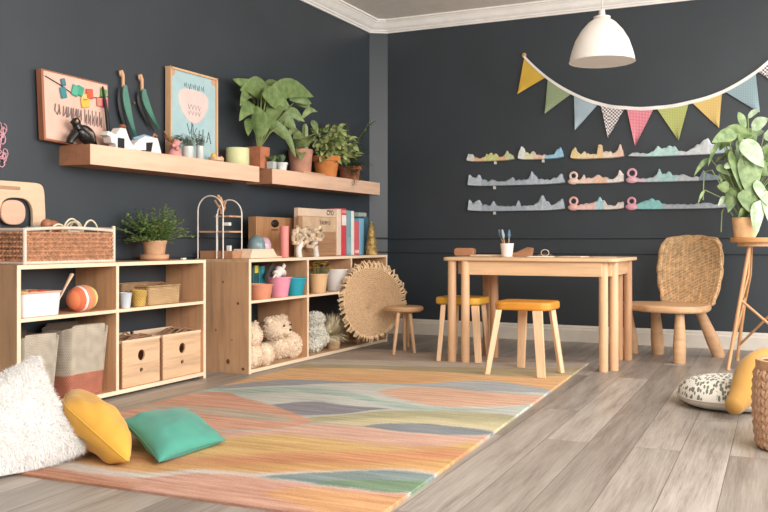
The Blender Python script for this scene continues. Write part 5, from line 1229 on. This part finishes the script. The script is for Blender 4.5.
for k in range(1500):
    z = rnd.uniform(-0.35, 1); a_ = rnd.random() * 2 * PI; s_ = math.sqrt(max(0, 1 - z * z)); d = V((s_ * math.cos(a_) * 0.75, s_ * math.sin(a_) * 1.35, z * 0.95)); L_ = rnd.uniform(0.14, 0.205)
    e = c0_ + d * L_; e.z = max(0.004, e.z); e.y = max(-0.14, e.y); m = c0_ + d * L_ * 0.55; m.z = max(0.004, m.z + 0.01); wv = d.cross(V((0, 0, 1))).normalized() * 0.0022 if abs(z) < .95 else V((0.002, 0, 0))
    g.add([c0_, m - wv, m + wv, e], [(0, 1, 2), (1, 3, 2)])
g.obj('bristles', plain((244, 222, 186), 0.8, 0.1), t, smooth=False)
G().lathe([(0, 0), (0.05, 0), (0.055, 0.05), (0.03, 0.11), (0, 0.12)], 20, (0, -0.04, 0)).obj('core', wood((190, 150, 104), 'Z'), t)
q = PX(356, 337, -3.31); t = thing('wooden_toy', 'small brown wooden wheel toy behind the foot of the woven disc', 'toy', (q.x, q.y, ZB + 0.001))
G().box(-0.03, 0.03, -0.07, 0.07, 0.03, 0.07).obj('body', wood((150, 98, 66), 'Y'), t, bevel=0.006)
for y in (-0.045, 0.045): G().lathe([(0, -0.008), (0.026, -0.008), (0.026, 0.008), (0, 0.008)], 18, M=T(0.036, y, 0.027) @ R(PI / 2, 'Y')).obj('wheel', wood((206, 160, 120), 'Y'), t)

# ------------------------------------------------------------ bunting on the back wall
YW = YB - 0.006
stp = [(523.7, 56), (547, 77.5), (573, 93.5), (599.5, 103.6), (625.6, 107.5), (655, 107.5), (690, 102), (723, 91.5), (756.5, 71.5), (786, 44)]
W3 = [PY(x, y, YW - 0.02) for x, y in stp]
t0 = W3[0]
bt = thing('bunting', 'string of patterned triangle pennants looping across the dark back wall', 'bunting', t0)
cord = []
for i in range(len(W3) - 1):
    for k in range(6): cord.append(W3[i].lerp(W3[i + 1], k / 6) - t0 - V((0, 0, 0.008 * math.sin(PI * k / 6))))
cord.append(W3[-1] - t0)
gr_ = G(); vs = []
for p in cord:
    for dy, dz in ((-0.0025, -0.016), (-0.0025, 0.012), (0.0025, 0.012), (0.0025, -0.016)): vs.append(p + V((0, dy, dz)))
gr_.add(vs, [(i * 4 + a, i * 4 + (a + 1) % 4, i * 4 + 4 + (a + 1) % 4, i * 4 + 4 + a) for i in range(len(cord) - 1) for a in range(4)] + [(0, 3, 2, 1), tuple(len(vs) - 4 + a for a in range(4))])
gr_.obj('ribbon', fabric((236, 232, 226)), bt)
G().ball((0, 0.008, 0.008), (0.022, 0.012, 0.022), 14, 10).obj('hook', wood((196, 156, 100), 'X'), bt)
tips = [(517.4, 94), (544.7, 113.4), (575, 130), (608, 138), (635, 146.5), (678.6, 140.6), (719, 128), (760, 112.7), (776, 84)]
fl = [('plain mustard yellow pennant', fabric((222, 178, 56))), ('green dotted pennant', dots((150, 168, 128), (118, 138, 100), 60)), ('plain pale blue pennant', fabric((158, 178, 190))),
      ('black and white checked pennant', dots((230, 226, 224), (110, 96, 100), 70, 'check')), ('pink dotted pennant', dots((226, 108, 130), (242, 206, 208), 60)), ('lime dotted pennant', dots((172, 180, 90), (204, 206, 146), 55)),
      ('orange-yellow dotted pennant', dots((216, 180, 96), (228, 202, 140), 55)), ('grey-blue dotted pennant', dots((136, 162, 170), (162, 184, 188), 55)), ('black and white checked pennant', dots((230, 226, 224), (110, 96, 100), 70, 'check'))]
for i, (lb, m) in enumerate(fl):
    a = W3[i] - t0 + V((0, 0.004, 0)); b = W3[i + 1] - t0 + V((0, 0.004, 0)); c = PY(*tips[i], YW - 0.02) - t0; g = G(); n = 8; vs = []
    ins = (b - a) * 0.03; a += ins; b -= ins
    for side in (0, 1):
        for j in range(n + 1):
            for k in range(n + 1):
                u = k / n; v_ = j / n; p = a.lerp(b, u).lerp(c, v_); p.y += 0.006 * math.sin(v_ * 3 + u * 4 + i) * v_ + (0.0015 if side else -0.0015); 
                vs.append(p)
    fs = []
    for side in (0, 1):
        o_ = side * (n + 1) ** 2
        for j in range(n):
            for k in range(n): q = o_ + j * (n + 1) + k; fs.append((q, q + 1, q + n + 2, q + n + 1))
    g.add(vs, fs); g.obj('pennant', m, bt, label=lb)

# ------------------------------------------------------------ pendant lamp
LD = 5.9; lc = PD(602, 62, LD); rw = 32 / FPX * LD
zr = lc.z; zt_ = PD(602, 17.5, LD).z; Hs = zt_ - zr
t = thing('pendant_lamp', 'white metal dome pendant lamp hanging above the play table', 'lamp', (lc.x, lc.y, ZT))
o = -ZT + zr
prof = [(rw * 1.02, 0), (rw, 0.006), (rw * 0.985, 0.03), (rw * 0.93, Hs * 0.25), (rw * 0.82, Hs * 0.48), (rw * 0.64, Hs * 0.70), (rw * 0.42, Hs * 0.88), (rw * 0.22, Hs * 0.98), (0.035, Hs)]
G().lathe([(r, z + o) for r, z in prof] + [(max(0.03, r - 0.005), z + o - 0.004) for r, z in prof[::-1]][:-1] + [(rw * 1.0, o - 0.001), (rw * 1.02, o)], 56).obj('lamp_shade', plain((240, 234, 226), 0.4, 0.01), t)
G().lathe([(0, Hs + o - 0.01), (0.055, Hs + o - 0.004), (0.055, Hs + o + 0.004), (0.022, Hs + o + 0.014), (0.018, Hs + o + 0.05), (0, Hs + o + 0.055)], 24).obj('cap', plain((226, 216, 206), 0.4), t)
G().cyl((0, 0, Hs + o + 0.05), (0, 0, -0.02), 0.004, 0.004, 8).obj('cord', plain((206, 196, 188), 0.6), t)
G().lathe([(0, -0.03), (0.05, -0.025), (0.055, -0.004), (0.055, -0.0005), (0, -0.0005)], 24).obj('ceiling_rose', plain((236, 230, 222), 0.5), t)
G().lathe([(0, Hs * 0.35 + o), (0.03, Hs * 0.4 + o), (0.032, Hs * 0.5 + o), (0.02, Hs * 0.7 + o), (0.018, Hs * 0.9 + o), (0, Hs * 0.92 + o)], 20).obj('bulb', plain((244, 236, 220), 0.3), t)

# ------------------------------------------------------------ carved animal ledges on the back wall
def carved(x0, x1, yb, tops, label, cols, tab=None, hook=None):
    """long thin carved relief; tops = (u, height px) silhouette; cols = (u0, u1, colour)"""
    a = PY(x0, yb, YB); b = PY(x1, yb, YB); W_ = b.x - a.x; k = (7.533 / CS) / FPX * 0.93
    t = thing('carved_ledge', label, 'wall toy', (a.x, YB - 0.0005, a.z), group=None)
    def hgt(u):
        for (u0, h0), (u1, h1) in zip(tops, tops[1:]):
            if u0 <= u <= u1: return h0 + (h1 - h0) * (0.5 - 0.5 * math.cos(PI * (u - u0) / max(1e-6, (u1 - u0))))
        return tops[-1][1]
    def hg(u): return hgt(u) + (0.9 + 0.5 * math.sin(19 * u + yb)) * abs(math.sin(W_ * u * 62 + yb)) * min(1, 12 * u, 12 * (1 - u))
    cols = [(p_, q_, tuple(v * 0.8 + 48 for v in c_), n_) for p_, q_, c_, n_ in cols]
    for ci, (u0, u1, c, nm) in enumerate(cols):
        us = sorted(set([u0, u1] + [u for u, _ in tops if u0 < u < u1] + [u0 + (u1 - u0) * q / 34 for q in range(35)]))
        up = [(u * W_, hg(u) * k) for u in us]
        lo = [(u * W_, 0.012 * (1 - math.sin(PI * min(1, max(0, u)))) ** 3 - 0.004) for u in us]
        g = G(); n = len(us); vs = []
        for y, ss in ((-0.0, 1), (-0.022, 1), (-0.034, 0.8)):
            for (x_, z_) in up: vs.append((x_, y, z_ * ss + (1 - ss) * 0.008))
            for (x_, z_) in lo: vs.append((x_, y, z_ if ss == 1 else z_ + 0.005))
        fs = []
        for L_ in range(2):
            for q in range(n - 1):
                fs.append((L_ * 2 * n + q, L_ * 2 * n + q + 1, (L_ + 1) * 2 * n + q + 1, (L_ + 1) * 2 * n + q)); fs.append((L_ * 2 * n + n + q, (L_ + 1) * 2 * n + n + q, (L_ + 1) * 2 * n + n + q + 1, L_ * 2 * n + n + q + 1))
            fs.append((L_ * 2 * n, (L_ + 1) * 2 * n, (L_ + 1) * 2 * n + n, L_ * 2 * n + n)); e = n - 1; fs.append((L_ * 2 * n + e, L_ * 2 * n + n + e, (L_ + 1) * 2 * n + n + e, (L_ + 1) * 2 * n + e))
        for q in range(n - 1): o_ = 4 * n; fs.append((o_ + q, o_ + q + 1, o_ + n + q + 1, o_ + n + q)); fs.append((q, n + q, n + q + 1, q + 1))
        g.add(vs, fs); g.obj(nm, plain(c, 0.6, 0.07, 0.2, 40), t)
    if hook:
        u, hp, c = hook; g = G(); r = hp * k * 0.30
        g.tube([(u * W_ + r * math.cos(a_), -0.02, hp * k - r + r * math.sin(a_)) for a_ in [2 * PI * q / 16 for q in range(16)]], 0.010, 8, closed=True); g.ball((u * W_, -0.02, 0.02), (0.05, 0.02, 0.028), 14, 8)
        g.obj('curled_head', plain(c, 0.6, 0.05), t)
    if tab: G().box(tab * W_ - 0.01, tab * W_ + 0.01, -0.02, 0, -0.03, 0.0).obj('tab', plain((206, 200, 190)), t)
    return t
carved(468, 514.6, 162, [(0, 4), (0.03, 8), (0.08, 7), (0.16, 4), (0.25, 2.5), (0.38, 4), (0.42, 7), (0.46, 5), (0.52, 8), (0.56, 5), (0.62, 7), (0.7, 3), (0.8, 4), (0.86, 9), (0.9, 6), (0.97, 5), (1, 2)], 'orange boat-like carved wall toy with green top, first in the top row', [(0, 0.16, (206, 206, 200), 'pale_end'), (0.16, 0.38, (224, 170, 120), 'orange_part'), (0.38, 0.68, (196, 200, 110), 'green_part'), (0.68, 0.82, (226, 160, 104), 'orange_part'), (0.82, 1, (190, 196, 140), 'green_end')], tab=0.6)
carved(519, 564, 160, [(0, 3), (0.02, 9), (0.07, 13), (0.13, 11), (0.15, 7), (0.25, 5), (0.34, 7), (0.42, 4), (0.55, 3), (0.68, 3), (0.8, 4), (0.87, 8), (0.93, 10), (0.97, 7), (1, 3)], 'carved wall toy with white head and bright blue tail, second in the top row', [(0, 0.16, (216, 222, 214), 'white_head'), (0.16, 0.36, (220, 214, 160), 'yellow_part'), (0.36, 0.6, (230, 186, 160), 'peach_part'), (0.6, 1, (126, 190, 222), 'blue_tail')], tab=0.55)
carved(571.5, 624, 159.5, [(0, 4), (0.03, 9), (0.08, 11), (0.12, 7), (0.2, 4), (0.26, 7), (0.3, 4), (0.5, 4), (0.53, 12), (0.59, 12), (0.62, 5), (0.75, 6), (0.8, 4), (0.88, 6), (0.94, 12), (0.98, 7), (1, 3)], 'carved wall toy with yellow and peach peaks, third in the top row', [(0, 0.14, (226, 194, 116), 'yellow_end'), (0.14, 0.5, (228, 200, 150), 'cream_part'), (0.5, 0.62, (224, 180, 120), 'orange_tower'), (0.62, 0.84, (228, 206, 180), 'cream_part'), (0.84, 1, (232, 186, 160), 'peach_end')])
carved(629, 731, 157.5, [(0, 2), (0.05, 4), (0.1, 3), (0.2, 2.5), (0.25, 5), (0.3, 9), (0.34, 6), (0.4, 8), (0.46, 8), (0.5, 4), (0.58, 3), (0.64, 6), (0.7, 9), (0.78, 14), (0.82, 9), (0.9, 8), (1, 6)], 'long pale grey and mint carved wall toy at the right of the top row', [(0, 0.18, (170, 182, 186), 'grey_end'), (0.18, 0.5, (166, 212, 208), 'mint_part'), (0.5, 0.85, (196, 206, 212), 'white_part'), (0.85, 1, (150, 178, 190), 'grey_end')])
for (yb, lb, ho) in ((186.5, 'long silver-grey whale-shaped carved wall toy in the middle row', 0), (211.5, 'long silver-grey whale-shaped carved wall toy in the bottom row', 1)):
    tp = [(0, 3), (0.01, 12), (0.05, 9), (0.08, 8), (0.11, 11), (0.15, 6), (0.22, 4), (0.27, 6 + 4 * ho), (0.3, 4), (0.4, 4), (0.47, 7), (0.5, 4), (0.6, 4.5), (0.64, 6), (0.67, 13), (0.70, 9), (0.74, 5), (0.85, 3.5), (0.92, 6), (0.97, 10), (1, 3)]
    if ho: tp = [(0, 3), (0.01, 12), (0.05, 8), (0.11, 11), (0.15, 6), (0.24, 5), (0.27, 10), (0.3, 5), (0.5, 4), (0.53, 9), (0.56, 4), (0.68, 5), (0.72, 7), (0.78, 14), (0.82, 8), (0.88, 4), (0.94, 8), (0.98, 11), (1, 3)]
    carved(469, 565, yb, tp, lb, [(0, 0.15, (168, 182, 196), 'tail_fin'), (0.15, 0.62, (146, 162, 176), 'body'), (0.62, 1, (162, 176, 190), 'head')], tab=0.28)
carved(571, 624, 184, [(0, 3), (0.1, 3), (0.2, 4), (0.26, 8), (0.3, 4), (0.42, 5), (0.52, 8), (0.6, 5), (0.8, 3), (0.88, 6), (0.93, 11), (1, 8)], 'peach carved wall toy with curled head in the middle row', [(0, 0.45, (232, 196, 178), 'peach_body'), (0.45, 0.7, (228, 176, 146), 'orange_part'), (0.7, 1, (224, 212, 206), 'white_tail')], hook=(0.06, 11, (234, 202, 186)))
carved(571, 624, 210, [(0, 3), (0.1, 4), (0.3, 5), (0.4, 6), (0.5, 8), (0.56, 11), (0.62, 8), (0.7, 4), (0.85, 3), (0.92, 6), (1, 7)], 'salmon carved wall toy with curled head and blue patch in the bottom row', [(0, 0.5, (234, 180, 170), 'salmon_body'), (0.5, 0.64, (140, 194, 206), 'blue_patch'), (0.64, 1, (214, 196, 188), 'grey_tail')], hook=(0.06, 12, (232, 176, 170)))
carved(629, 731, 182.7, [(0, 2), (0.08, 3), (0.16, 3), (0.24, 4), (0.28, 6), (0.31, 12), (0.34, 6), (0.4, 8), (0.46, 5), (0.55, 6), (0.62, 3), (0.7, 3), (0.74, 8), (0.8, 5), (0.9, 4), (1, 3)], 'long carved wall toy with pink curled flamingo head in the middle row', [(0, 0.16, (220, 176, 190), 'pink_body'), (0.16, 0.3, (170, 190, 198), 'grey_part'), (0.3, 0.5, (150, 200, 202), 'mint_part'), (0.5, 0.7, (176, 184, 192), 'grey_part'), (0.7, 1, (96, 116, 134), 'dark_tail')], hook=(0.035, 12.5, (224, 172, 184)))
carved(628, 732, 209.6, [(0, 2), (0.1, 5), (0.15, 7), (0.24, 9), (0.3, 7), (0.36, 4), (0.5, 4), (0.6, 3), (0.78, 5), (0.85, 3), (1, 4)], 'long carved wall toy with pink round head and teal back in the bottom row', [(0, 0.1, (222, 162, 176), 'pink_body'), (0.1, 0.35, (108, 190, 190), 'teal_back'), (0.35, 1, (150, 162, 172), 'grey_tail')], hook=(0.04, 11, (222, 156, 170)))

# ------------------------------------------------------------ cushions
def pillow(name, C, T_, label, mat, seam=None, wr=0.004, conc=0.06, seed=1, n=34, par=None, cat='cushion', p=0.5, rc=0.0):
    """C: four corners in order (metres)"""
    C = [V(c) for c in C]; cen = sum(C, V((0, 0, 0))) / 4; base = V((cen.x, cen.y, 0.0135))
    nr = ((C[2] - C[0]).cross(C[3] - C[1])).normalized(); vs = []; fs = []
    def P(u, v):
        uu = u * (1 - conc * (1 - v * v)); vv = v * (1 - conc * (1 - u * u)); q_ = 1 - rc * (abs(u * v)) ** 4; uu *= q_; vv *= q_; a = (uu + 1) / 2; b = (vv + 1) / 2
        return C[0] * (1 - a) * (1 - b) + C[1] * a * (1 - b) + C[2] * a * b + C[3] * (1 - a) * b
    for sgn in (1, -1):
        for j in range(n + 1):
            for i in range(n + 1):
                u, v = -math.cos(PI * i / n), -math.cos(PI * j / n); h = ((1 - u ** 2) * (1 - v ** 2)) ** p * T_ / 2
                q = P(u, v); w_ = noise.noise(V((u * 2.2 + seed, v * 2.2, sgn))) * wr * 2 + wr * 0.8 * math.sin(11 * (u * v) + seed) * (abs(u) * abs(v)) ** 0.7
                edge = min(1, 4 * (1 - abs(u)) * 1) * min(1, 4 * (1 - abs(v)))
                vv_ = q + nr * (sgn * h + w_ * edge); vv_.z = max(vv_.z, 0.0135 + 0.0005 * abs(u)); vs.append(vv_ - base)
    m = (n + 1) ** 2
    for s_ in (0, 1):
        for j in range(n):
            for i in range(n): a = s_ * m + j * (n + 1) + i; fs.append((a, a + 1, a + n + 2, a + n + 1))
    g = G(); g.add(vs, fs)
    t = thing(name, label, cat, base)
    o = g.obj('cushion_cover', mat, t, ang=70)
    if seam:
        e = [];
        for k in range(4 * 12):
            s_, r = divmod(k, 12); f_ = -1 + 2 * r / 12; u, v = ((f_, -1), (1, f_), (-f_, 1), (-1, -f_))[s_]; e.append(P(u, v) - base); e[-1].z = max(e[-1].z, 0.003)
        G().tube(e, 0.0035, 6, closed=True).obj('piping', seam, t)
    return t, vs, nr, base, n, m, T_
def lowfix(C, z=0.02): return C
# white shaggy cushion
A_ = PZ(84, 466, 0.03); A_ = PZ(83, 446, 0.07)
TOP = PD(36, 358, 3.55)
ed = (TOP - A_); ln = ed.length
dr = V((-0.30, -0.70, -0.27)).normalized() * 0.44
C = [A_, TOP, TOP + dr, A_ + dr]
t, vs, nr, base, n_, m_, TT = pillow('fluffy_cushion', C, 0.19, 'big white shaggy fur cushion at the left front, leaning by the shelf unit', fabric((240, 236, 232)), wr=0.006, n=26, conc=0.05, p=0.55)
g = G(); rnd = random.Random(9)
me = None
for s_ in (0, 1):
    for k in range(30000 if s_ == 0 else 10000):
        i = rnd.randrange(n_); j = rnd.randrange(n_); a, b = rnd.random(), rnd.random(); q = s_ * m_ + j * (n_ + 1) + i
        p00, p10, p01, p11 = vs[q], vs[q + 1], vs[q + n_ + 1], vs[q + n_ + 2]; p = p00.lerp(p10, a).lerp(p01.lerp(p11, a), b)
        nn = (p10 - p00).cross(p01 - p00); 
        if nn.length < 1e-9: continue
        nn.normalize(); cen_ = nr * (1 if s_ == 0 else -1)
        if nn.dot(cen_) < 0: nn = -nn
        L = rnd.uniform(0.022, 0.042); dn = V((rnd.uniform(-.5, .5), rnd.uniform(-.5, .5), rnd.uniform(-0.9, 0.2))); 
        m1 = p + nn * L * 0.28 + dn * L * 0.35; e = p + nn * L * 0.30 + dn * L * 1.0; m1.z = max(m1.z, 0.001); e.z = max(e.z, 0.001); wv = nn.cross(dn).normalized() * 0.0008
        g.add([p - wv, p + wv, m1 + wv, m1 - wv, e], [(0, 1, 2, 3), (3, 2, 4)])
fm = plain((244, 241, 238), 0.8, 0.02)
g.obj('shaggy_fur', fm, t, smooth=False)
# yellow cushion
P0 = PD(62, 404, 3.42); P1 = PZ(131, 465, 0.03)
e2 = V((-0.27, 0.26, -0.01)); e2 = e2 * (0.40 / e2.length)
P2 = P1 + e2 + V((0.02, 0, 0.02)); P3 = P0 + e2 + V((0.03, 0, -0.0))
pillow('yellow_cushion', [P0, P1, P2, P3], 0.18, 'mustard yellow cotton cushion leaning on the white shaggy one', fabric((216, 156, 48)), seam=fabric((214, 156, 44)), seed=3, wr=0.010, conc=0.02, rc=0.10)
# teal cushion
Q0 = PZ(121, 420, 0.12); Q1 = PZ(159, 462, 0.03); Q2 = PZ(225, 440, 0.035); Q3 = PZ(186, 411, 0.05)
pillow('teal_cushion', [Q0, Q1, Q2, Q3], 0.15, 'sea green cotton cushion lying on the rug right of the yellow one', fabric((62, 146, 126)), seam=fabric((54, 134, 114)), seed=8, wr=0.006, conc=0.08)
# patterned floor cushion
fc = PZ(735, 404, 0); fc = V((-0.36, 4.95, 0.0))
t = thing('floor_cushion', 'round white floor cushion with green leaf print, at the right under the yellow bolster', 'cushion', fc)
def fcm():
    s = N('leaf_print'); co = s.coord((1, 1, 1)); 
    mp = s.coord((64, 26, 26), (0.2, 0.3, 0.5)); v = s.n('ShaderNodeTexVoronoi'); v.inputs['Scale'].default_value = 1.0; s.l(mp, v.inputs['Vector'])
    a = s.math('LESS_THAN', v.outputs['Distance'], 0.46); nz = s.math('GREATER_THAN', s.noise(co, 7, 3), 0.36)
    s.col(s.mix(s.math('MULTIPLY', s.math('MULTIPLY', a, nz), 0.9), lin((228, 222, 210)), lin((96, 102, 80)))); s.rough(0.9); return s.m
rr = 0.27
prof = [(0, 0)] + [(rr * (1 - 0.2 * (1 - math.sin(PI / 2 * k / 8)) ** 1.5) * (0.86 + 0.14 * math.sin(PI * k / 8 / 2)), 0.002 + 0.05 * (k / 8) ** 1.3) for k in range(9)]
up = [(rr * math.cos(a_) ** 0.55, 0.052 + 0.10 * math.sin(a_)) for a_ in [PI / 2 * k / 12 for k in range(12)]] + [(0, 0.153)]
G().lathe(prof, 56, wob=lambda a: 1 + 0.012 * math.sin(5 * a)).obj('under_side', fabric((224, 214, 200)), t)
G().lathe(up, 56, wob=lambda a: 1 + 0.012 * math.sin(5 * a)).obj('printed_top', fcm(), t)
G().tube([(rr * 1.005 * (1 + 0.012 * math.sin(5 * a_)) * math.cos(a_), rr * 1.005 * (1 + 0.012 * math.sin(5 * a_)) * math.sin(a_), 0.052) for a_ in [2 * PI * k / 56 for k in range(56)]], 0.005, 6, closed=True).obj('piping', fabric((206, 196, 178)), t)
# yellow knitted bolster bending over it
bp = [(735, 405, 4.26), (742, 396, 4.30), (747, 382, 4.34), (753, 370, 4.38), (766, 362, 4.42), (780, 364, 4.46), (794, 378, 4.48), (800, 398, 4.46)]
base = PD(738, 413, 4.3); pts = [PD(*q) for q in bp]
b0 = V((pts[0].x, pts[0].y, 0.0)); rad = [0.046, 0.06, 0.07, 0.075, 0.075, 0.072, 0.066, 0.05]
pp_ = []; rr_ = []
for i in range(len(pts) - 1):
    for k in range(5):
        pp_.append(pts[i].lerp(pts[i + 1], k / 5) - b0); rr_.append(rad[i] * (1 - k / 5) + rad[i + 1] * k / 5)
for _ in range(3): pp_ = [pp_[0]] + [(pp_[i - 1] + pp_[i] * 2 + pp_[i + 1]) / 4 for i in range(1, len(pp_) - 1)] + [pp_[-1]]
mz = min(p.z - r for p, r in zip(pp_, rr_)); 
t = thing('knitted_bolster', 'mustard knitted tube bolster arching over the printed floor cushion', 'cushion', b0)
g = G().tube(pp_, rr_, 24); g.ball(pp_[0], (rr_[0] * 1.0,) * 3, 24, 12); g.ball(pp_[-1], (rr_[-1],) * 3, 18, 10)
g.obj('bolster_cover', fabric((194, 142, 62), 0.95, 0.06, 180, 0.6), t)
# woven basket at the right edge
wb = PD(799, 400, 3.66); wb.z = 0
t = thing('woven_basket', 'large brown knitted-cord basket with a wooden rim, cut by the right edge', 'basket', wb); random.seed(12)
topz = 0.355; RB = 0.155
def wr_(z): return RB * (0.86 + 0.2 * math.sin(PI * min(1, (z / topz) * 0.62 + 0.16)))
g = G(); nr_ = 9; ncol = 24
for j in range(nr_):
    for i in range(ncol):
        a0 = 2 * PI * (i + 0.5 * (j % 2) * 0) / ncol; z0 = 0.012 + (topz - 0.045) * (j + 0.5) / nr_; da = 2 * PI / ncol * 0.26; hh = (topz - 0.045) / nr_ * 0.62
        for sgn in (1, -1):
            q = []
            for (da_, dz_) in ((sgn * da * 1.5, hh), (sgn * da * 0.9, 0), (sgn * da * 0.15, -hh)):
                r_ = wr_(z0 + dz_) + 0.003; q.append((r_ * math.cos(a0 + da_), r_ * math.sin(a0 + da_), z0 + dz_))
            g.tube(q, [0.008, 0.016, 0.010], 7)
g.obj('knitted_cords', plain((196, 150, 116), 0.85, 0.08, 0.3, 60), t)
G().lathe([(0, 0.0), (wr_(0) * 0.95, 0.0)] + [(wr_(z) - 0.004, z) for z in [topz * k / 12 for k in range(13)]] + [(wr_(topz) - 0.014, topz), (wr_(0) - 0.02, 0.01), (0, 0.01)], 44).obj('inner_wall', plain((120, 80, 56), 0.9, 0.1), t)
G().lathe([(RB * 0.9, topz - 0.03), (RB * 1.06, topz - 0.03), (RB * 1.07, topz + 0.002), (RB * 1.05, topz + 0.008), (RB * 0.92, topz + 0.008), (RB * 0.9, topz - 0.03)], 44).obj('wooden_rim', wood((196, 148, 104), 'X'), t)
